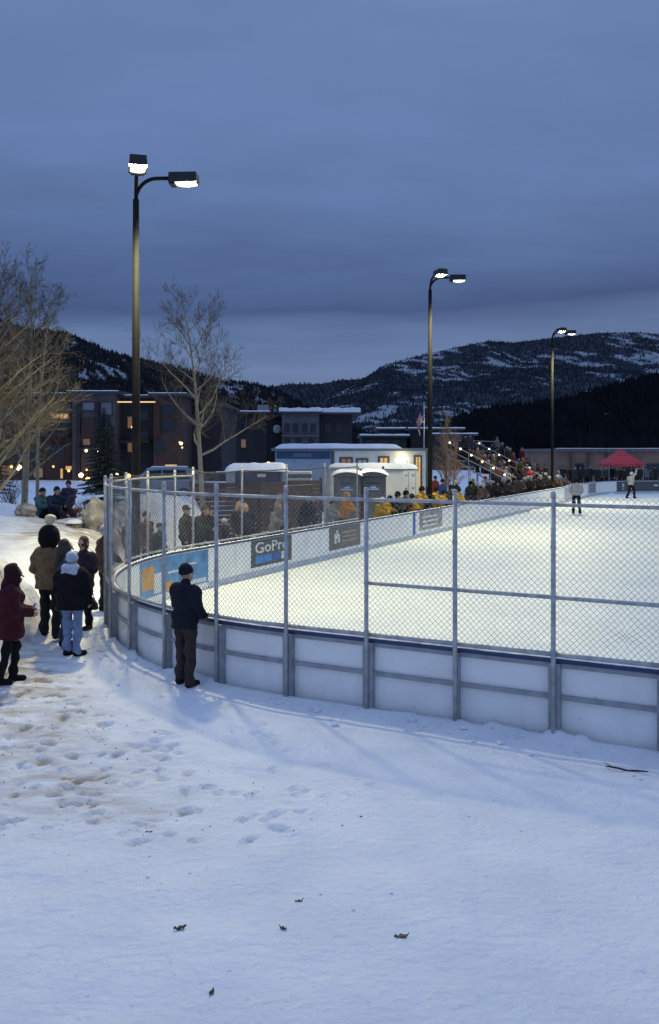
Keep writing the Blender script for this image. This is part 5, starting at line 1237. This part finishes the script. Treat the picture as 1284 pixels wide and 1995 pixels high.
# ---- yellow team hanging over the boards
YEL = (.42, .25, .015); SGP = dict(vox=.03, hat='helmet', hem=.80, puff=1.3, leg=1.2)
for i, (x, s) in enumerate([(738, -13.3), (752, -13.5), (768, -13.3), (783, -13.4), (796, -13.3), (815, -13.7), (828, -13.8), (843, -13.6), (858, -13.4), (872, -13.7), (888, -13.5)]):
    b = side_spot(x, s); b.z = .02
    person('hockey player in yellow jersey and dark helmet leaning over the boards', b, FACE_RINK + random.uniform(-.35, .35), random.uniform(1.70, 1.86) if s < -13.5 else 1.55, LEAN, dict(vox=.03, hat='helmet', hem=.80, puff=1.3, leg=1.2),
           dict(jacket=YEL if i not in (2, 3, 6, 9) else (.025, .022, .022), hat=BLK if i not in (0,) else (.5, .5, .52), trousers=BLK, boots=BLK), 'yellow hockey team at the boards', key='player') if i not in (2, 3, 6, 9) else person('hockey player in black jacket wedged between yellow jerseys at the boards', b, FACE_RINK + random.uniform(-.35, .35), 1.7, LEAN, SGP, dict(jacket=(.025, .022, .022), hat=BLK, trousers=BLK, boots=BLK), 'dark figures among the yellow team', key='player')
# ---- dark team further along
for i in range(26):
    t = 42.5 + .78 * i; s = -13.5 - .6 * (i % 3); b = st(s, t); b.z = .02
    jc, jn = random.choice([((.03, .028, .026), 'charcoal'), ((.045, .032, .03), 'dark brown'), ((.02, .017, .017), 'black'), ((.075, .052, .045), 'dusty brown')]); hc_, hn_ = random.choice([(BLK, 'black'), ((.02, .02, .02), 'black'), ((.30, .30, .30), 'pale')])
    person('hockey player in %s jersey and %s helmet crowding the boards before the bleachers' % (jn, hn_), b, FACE_RINK + random.uniform(-.5, .5), random.uniform(1.62, 1.80), LEAN, dict(vox=.03, hat='helmet', hem=.80, puff=1.3, leg=1.2),
           dict(jacket=jc, hat=hc_, trousers=(.10, .095, .09) if i % 4 == 0 else BLK, boots=BLK), 'dark hockey team at the boards', key='player')
SG = dict(vox=.03, hem=.82, puff=1.15, hat='beanie')
person('spectator in blue coat standing by the lamp pole near the bleacher rail', on(862, 44), R(-60), 1.8, STAND, SG, dict(jacket=(.03, .06, .17), hat=BLK, trousers=BLK), key='far')
person('spectator in white-topped black coat near the bleacher stairs', st(-14.6, 42.0), R(-70), 1.8, STAND, SG, dict(jacket=BLK, hat=(.42, .44, .36), trousers=(.2, .2, .2)), key='far')
person('spectator in red cap and grey jacket near the bleacher stairs', st(-14.8, 47.5), R(-70), 1.85, STAND, SG, dict(jacket=(.12, .09, .10), hat=(.3, .03, .03), trousers=BLK), key='far')
person('spectator in yellow cap and dark vest beside the red cap', st(-14.7, 45.0), R(-60), 1.8, STAND, SG, dict(jacket=(.05, .04, .03), hat=(.45, .28, .03), trousers=BLK), key='far')
person('spectator in bright red coat and white hat standing above the dark team', st(-14.9, 57.5, .35), R(-60), 1.85, STAND, SG, dict(jacket=(.34, .025, .03), hat=(.5, .48, .45), trousers=(.3, .02, .025)), key='far')
person('spectator in red jacket behind the lamp pole by the office', on(848, 50), R(-60), 1.8, STAND, SG, dict(jacket=(.28, .04, .04), hat=BLK, trousers=BLK), key='far')
person('spectator in pale blue coat beside the farthest lamp pole', on(1088, 60), R(-60), 1.85, STAND, SG, dict(jacket=(.08, .12, .24), hat=(.1, .14, .25), trousers=(.03, .05, .12)), key='far')
# ---- referees on the ice
RB = dict(jacket=None)
STRIPE = bpy.data.materials.new('referee_shirt'); STRIPE.use_nodes = True
t_ = STRIPE.node_tree; b_ = t_.nodes['Principled BSDF']; b_.inputs['Roughness'].default_value = .85
wv = t_.nodes.new('ShaderNodeTexWave'); wv.inputs['Scale'].default_value = 5.5; tcn = t_.nodes.new('ShaderNodeTexCoord'); t_.links.new(tcn.outputs['Object'], wv.inputs['Vector'])
rp = t_.nodes.new('ShaderNodeValToRGB'); rp.color_ramp.interpolation = 'CONSTANT'; rp.color_ramp.elements[1].position = .42; rp.color_ramp.elements[0].color = (.16, .16, .165, 1); rp.color_ramp.elements[1].color = (.50, .48, .47, 1)
t_.links.new(wv.outputs['Fac'], rp.inputs[0]); t_.links.new(rp.outputs[0], b_.inputs['Base Color'])
def on_ice(x, y): d = F * (EYE - ICE_Z) / (y - HY); p = px(x, y, d); return Vector((p.x, p.y, ICE_Z))
person('referee in striped shirt standing with back to the camera on the ice', on_ice(1123, 1001), R(-15), 1.92, P(ankL=(-.15, 0, .09), ankR=(.17, .02, .09), kneeL=(-.13, .03, .5), kneeR=(.14, .03, .5), elL=(-.30, 0, 1.16), wrL=(-.22, .16, 1.0), elR=(.30, 0, 1.16), wrR=(.2, .16, 1.0)),
       dict(vox=.02, hat='helmet', hem=.93, puff=1.02, leg=1.08), dict(jacket=STRIPE, hat=BLK, trousers=BLK, boots=BLK))
person('referee in striped shirt skating with one arm raised near the end boards', on_ice(1229, 971), R(-60), 1.90, P(hipL=(-.1, 0, .90), pel=(0, 0, .94), ankL=(-.16, -.22, .09), kneeL=(-.12, .02, .48), ankR=(.16, .16, .09), kneeR=(.13, .18, .5), elR=(.30, .10, 1.66), wrR=(.34, .16, 1.90), elL=(-.30, .05, 1.18), wrL=(-.26, .22, 1.05), chest=(0, .05, 1.26), neck=(0, .08, 1.46), head=(0, .11, 1.60)),
       dict(vox=.022, hat='helmet', hem=.93, puff=1.02, leg=1.08), dict(jacket=STRIPE, hat=(.45, .45, .45), trousers=BLK, boots=BLK))

# ---- bleachers
ALU = mat('bleacher_aluminium', (.33, .33, .33), .4, .6, var=.1); 
bl = thing('bleachers', 'metal bleachers with sloping handrails rising beside the far rink', 'bleachers', st(-15.2, 56))
rows = 7; TA, TB = 55.5, 68.5
def bs(r): return -15.4 - .75 * r
def bz(r): return .50 + .42 * r
for r in range(rows):
    for nm, ds, dzz, wd, th in (('seat_plank', 0, 0, .28, .05), ('foot_plank', .36, -.36, .34, .04)):
        MB().beam(st(bs(r) + ds, TA, bz(r) + dzz), st(bs(r) + ds, TB, bz(r) + dzz), wd, th).build(nm, ALU, bl)
for t in (TA + .2, (TA + TB) / 2, TB - .2):
    MB().beam(st(bs(0) + .4, t, .1), st(bs(6), t, bz(6) - .1), .06, .1).build('stringer', ALU, bl)
    for r in (0, 2, 4, 6): MB().beam(st(bs(r), t, 0), st(bs(r), t, bz(r)), .06, .06).build('leg', ALU, bl)
for t in (TA - .1, 61.8):
    for dzz in (1.0, .55):
        MB().tube([st(bs(0) + .3, t, bz(0) + dzz), st(bs(6) - .3, t, bz(6) + dzz)], .035, 6).build('handrail', ALU, bl)
    for r in (0, 2, 4, 6): MB().tube([st(bs(r), t, 0), st(bs(r), t, bz(r) + 1.0)], .03, 6).build('rail_post', ALU, bl)
MB().tube([st(bs(6) - .3, TA, bz(6) + 1.0), st(bs(6) - .3, TB, bz(6) + 1.0)], .03, 6).build('back_rail', ALU, bl)
lm = mat('rail_light', (.9, .8, .5), .5, emit=(1, .85, .5), estr=3)
for r in range(rows):
    MB().ball(st(bs(r) + .2, TA - .16, bz(r) + .82), .07, 6, 4).build('rail_light', lm, bl)
    MB().ball(st(bs(r) + .2, 61.75, bz(r) + .82), .06, 6, 4).build('rail_light', lm, bl)
SEAT = P(pel=(0, 0, .52), hipL=(-.10, 0, .50), hipR=(.10, 0, .50), kneeL=(-.13, .42, .50), kneeR=(.13, .42, .50), ankL=(-.13, .42, .09), ankR=(.13, .46, .09), chest=(0, .02, .84), neck=(0, .04, 1.05), head=(0, .08, 1.19), shL=(-.19, .03, .98), shR=(.19, .03, .98), elL=(-.26, .10, .72), elR=(.26, .10, .72), wrL=(-.12, .30, .66), wrR=(.12, .30, .66))
kinds = [((.022, .022, .026), 'black'), ((.06, .05, .045), 'brown'), ((.17, .17, .17), 'pale grey'), ((.13, .02, .024), 'red'), ((.025, .04, .085), 'blue'), ((.06, .048, .02), 'olive')]
hats = [(BLK, 'black'), ((.35, .35, .32), 'pale'), ((.24, .14, .03), 'mustard'), ((.10, .025, .025), 'maroon'), ((.03, .04, .07), 'navy'), (BLK, 'black'), ((.06, .045, .03), 'brown')]
rr = random.Random(17); cnt = 0
for r in range(rows):
    for k_ in range(21):
        t = TA + .4 + .6 * k_
        if rr.random() < .33 or (r < 1 and k_ > 12): continue
        c, nm = rr.choice(kinds + kinds[:2]); up = rr.random() < .18; hc_, hn_ = rr.choice(hats)
        b = st(bs(r) + (.25 if up else .0), t + rr.uniform(-.1, .1), bz(r) - (.36 if up else .42) + .02)
        person('spectator in %s winter jacket and %s hat %s the bleachers' % (nm, hn_, 'standing on' if up else 'seated on'), b, FACE_RINK + rr.uniform(-.4, .4), rr.uniform(1.6, 1.85), STAND if up else SEAT, dict(vox=.04, hem=.82 if up else .98, puff=1.15, hat='beanie', sit=not up),
               dict(jacket=c, hat=hc_, trousers=BLK, boots=BLK), 'crowd on the bleachers', key='crowd_up' if up else 'crowd_sit'); cnt += 1
# ---- people beyond the far end
rr = random.Random(5)
for i, x in enumerate([1096, 1104, 1112, 1121, 1131, 1142, 1150]):
    c, nm = kinds[i % 2]; hc_, hn_ = rr.choice(hats); b = on(x, rr.uniform(80, 84))
    person('onlooker in %s jacket and %s hat standing before the brown building wall' % (nm, hn_), b, R(180) + rr.uniform(-.5, .5), rr.uniform(1.65, 1.85), STAND, dict(vox=.04, hem=.82, puff=1.15, hat='beanie'), dict(jacket=c, hat=hc_, trousers=BLK, boots=BLK), 'onlookers beyond the far end', key='crowd_up')
for i, x in enumerate([1164, 1172, 1181, 1190, 1198, 1207, 1216, 1226, 1236, 1245, 1258, 1268, 1276]):
    c, nm = kinds[(i * 2) % 3]; hc_, hn_ = rr.choice(hats); b = on(x, rr.uniform(77.5, 81))
    person('onlooker in %s jacket and %s hat gathered around the red canopy' % (nm, hn_), b, R(180) + rr.uniform(-.5, .5), rr.uniform(1.6, 1.85), STAND, dict(vox=.04, hem=.82, puff=1.15, hat='beanie'), dict(jacket=c, hat=hc_, trousers=BLK, boots=BLK), 'onlookers under the canopy', key='crowd_up')

# ================================================================== LITTER ON THE SNOW
LEAF = mat('dead_leaf', (.05, .035, .022), .8, var=.3, scale=30); TW = mat('dark_stick', (.02, .018, .016), .9)
def hit(x, y):
    d = 3.0
    for _ in range(60):
        p = px(x, y, d); z = gz(p.x, p.y)
        if p.z <= z: break
        d += max(.01, (p.z - z) * .5)
    return Vector((p.x, p.y, z))
def leaf(label, x, y, s, rz, curl, m=LEAF):
    c = hit(x, y); mb = MB(); vs = []
    for i in range(7):
        u = -1 + i / 3; wd = (1 - u * u) ** .5 * .45 * (1 + .3 * math.sin(5 * u))
        for v in (-1, 0, 1): vs.append((u * s, v * wd * s, .003 + .7 * curl * s * (v * v * .5 + u * u * .4) + .006 * math.sin(7 * u + v)))
    mb.add(vs, [(i * 3 + j, (i + 1) * 3 + j, (i + 1) * 3 + j + 1, i * 3 + j + 1) for i in range(6) for j in range(2)]); mb.tube([(s, 0, .012), (s * 1.25, .1 * s, .02)], .0025, 4)
    o = thing('dead_leaf', label, 'leaf', c, rz); lo = mb.build('blade', m, o, smooth=True, world=False, fix=False); md = lo.modifiers.new('solid', 'SOLIDIFY'); md.thickness = .002
leaf('curled dark leaf on the snow at lower left', 350, 1812, .036, .4, .9); leaf('small forked leaf on the snow at lower middle', 552, 1812, .026, 2.5, .7)
leaf('tan leaf half sunk in the snow right of the forked leaf', 781, 1826, .042, .1, .25, mat('tan_leaf', (.11, .075, .055), .8)); leaf('tiny crumpled leaf nearest the bottom edge', 412, 1937, .022, 1.2, 1.0)
leaf('thin grey leaf flake on the snow in the middle', 582, 1757, .026, .2, .3, mat('grey_leaf', (.10, .09, .085), .8))
pts = [hit(1180, 1497), hit(1200, 1503), hit(1222, 1502), hit(1243, 1505), hit(1262, 1512)]
m = MB(); m.tube([p + Vector((0, 0, .02 + .02 * math.sin(i * 2))) for i, p in enumerate(pts)], [.006, .010, .009, .009, .006], 6)
m.tube([pts[1] + Vector((0, 0, .03)), hit(1176, 1495) + Vector((0, 0, .05))], [.006, .003], 5)
one('stick', m, TW, 'thin dark stick lying on the snow at right', 'stick', origin=pts[2], smooth=True)

# loose snow clods along the boards and crumbs of dirt on the trodden snow
def crumbs(name, m, spots, label):
    mb = MB(); r = random.Random(41)
    for x, y, sz in spots: mb.ball((x, y, gz(x, y) + sz * .25), (sz * r.uniform(.8, 1.3), sz * r.uniform(.7, 1.1), sz * .6), 6, 4, jitter=.22)
    return tag(mb.build(name, m, smooth=False, fix=False), label, 'debris', kind='stuff')
r = random.Random(8); sp1 = []
for _ in range(240):
    l = r.uniform(-3.2, 12.5); p, n = path(l); q = p + n * (.22 + abs(r.gauss(0, .28))); sp1.append((q.x, q.y, r.uniform(.008, .03) * (1 if r.random() < .85 else 1.8)))
for _ in range(70):
    x, y = r.uniform(-5, 4), r.uniform(5.6, 10.5)
    if rink_sd(np.array(x), np.array(y)) > .4: sp1.append((x, y, r.uniform(.006, .014)))
crumbs('snow_clods', SNOWC, sp1, 'small snow clods scattered along the foot of the boards')
sp2 = []
for _ in range(620):
    x, y = r.uniform(-5, 1.5), r.uniform(7.2, 13.5)
    if x + .56 * (y - 8.4) + .75 < r.uniform(-2.6, 1.2) and rink_sd(np.array(x), np.array(y)) > .6: sp2.append((x, y, r.uniform(.003, .011)))
crumbs('dirt_crumbs', mat('dirt_crumb', (.09, .075, .055), .95), sp2, 'dark grit and dirt crumbs on the trodden snow')
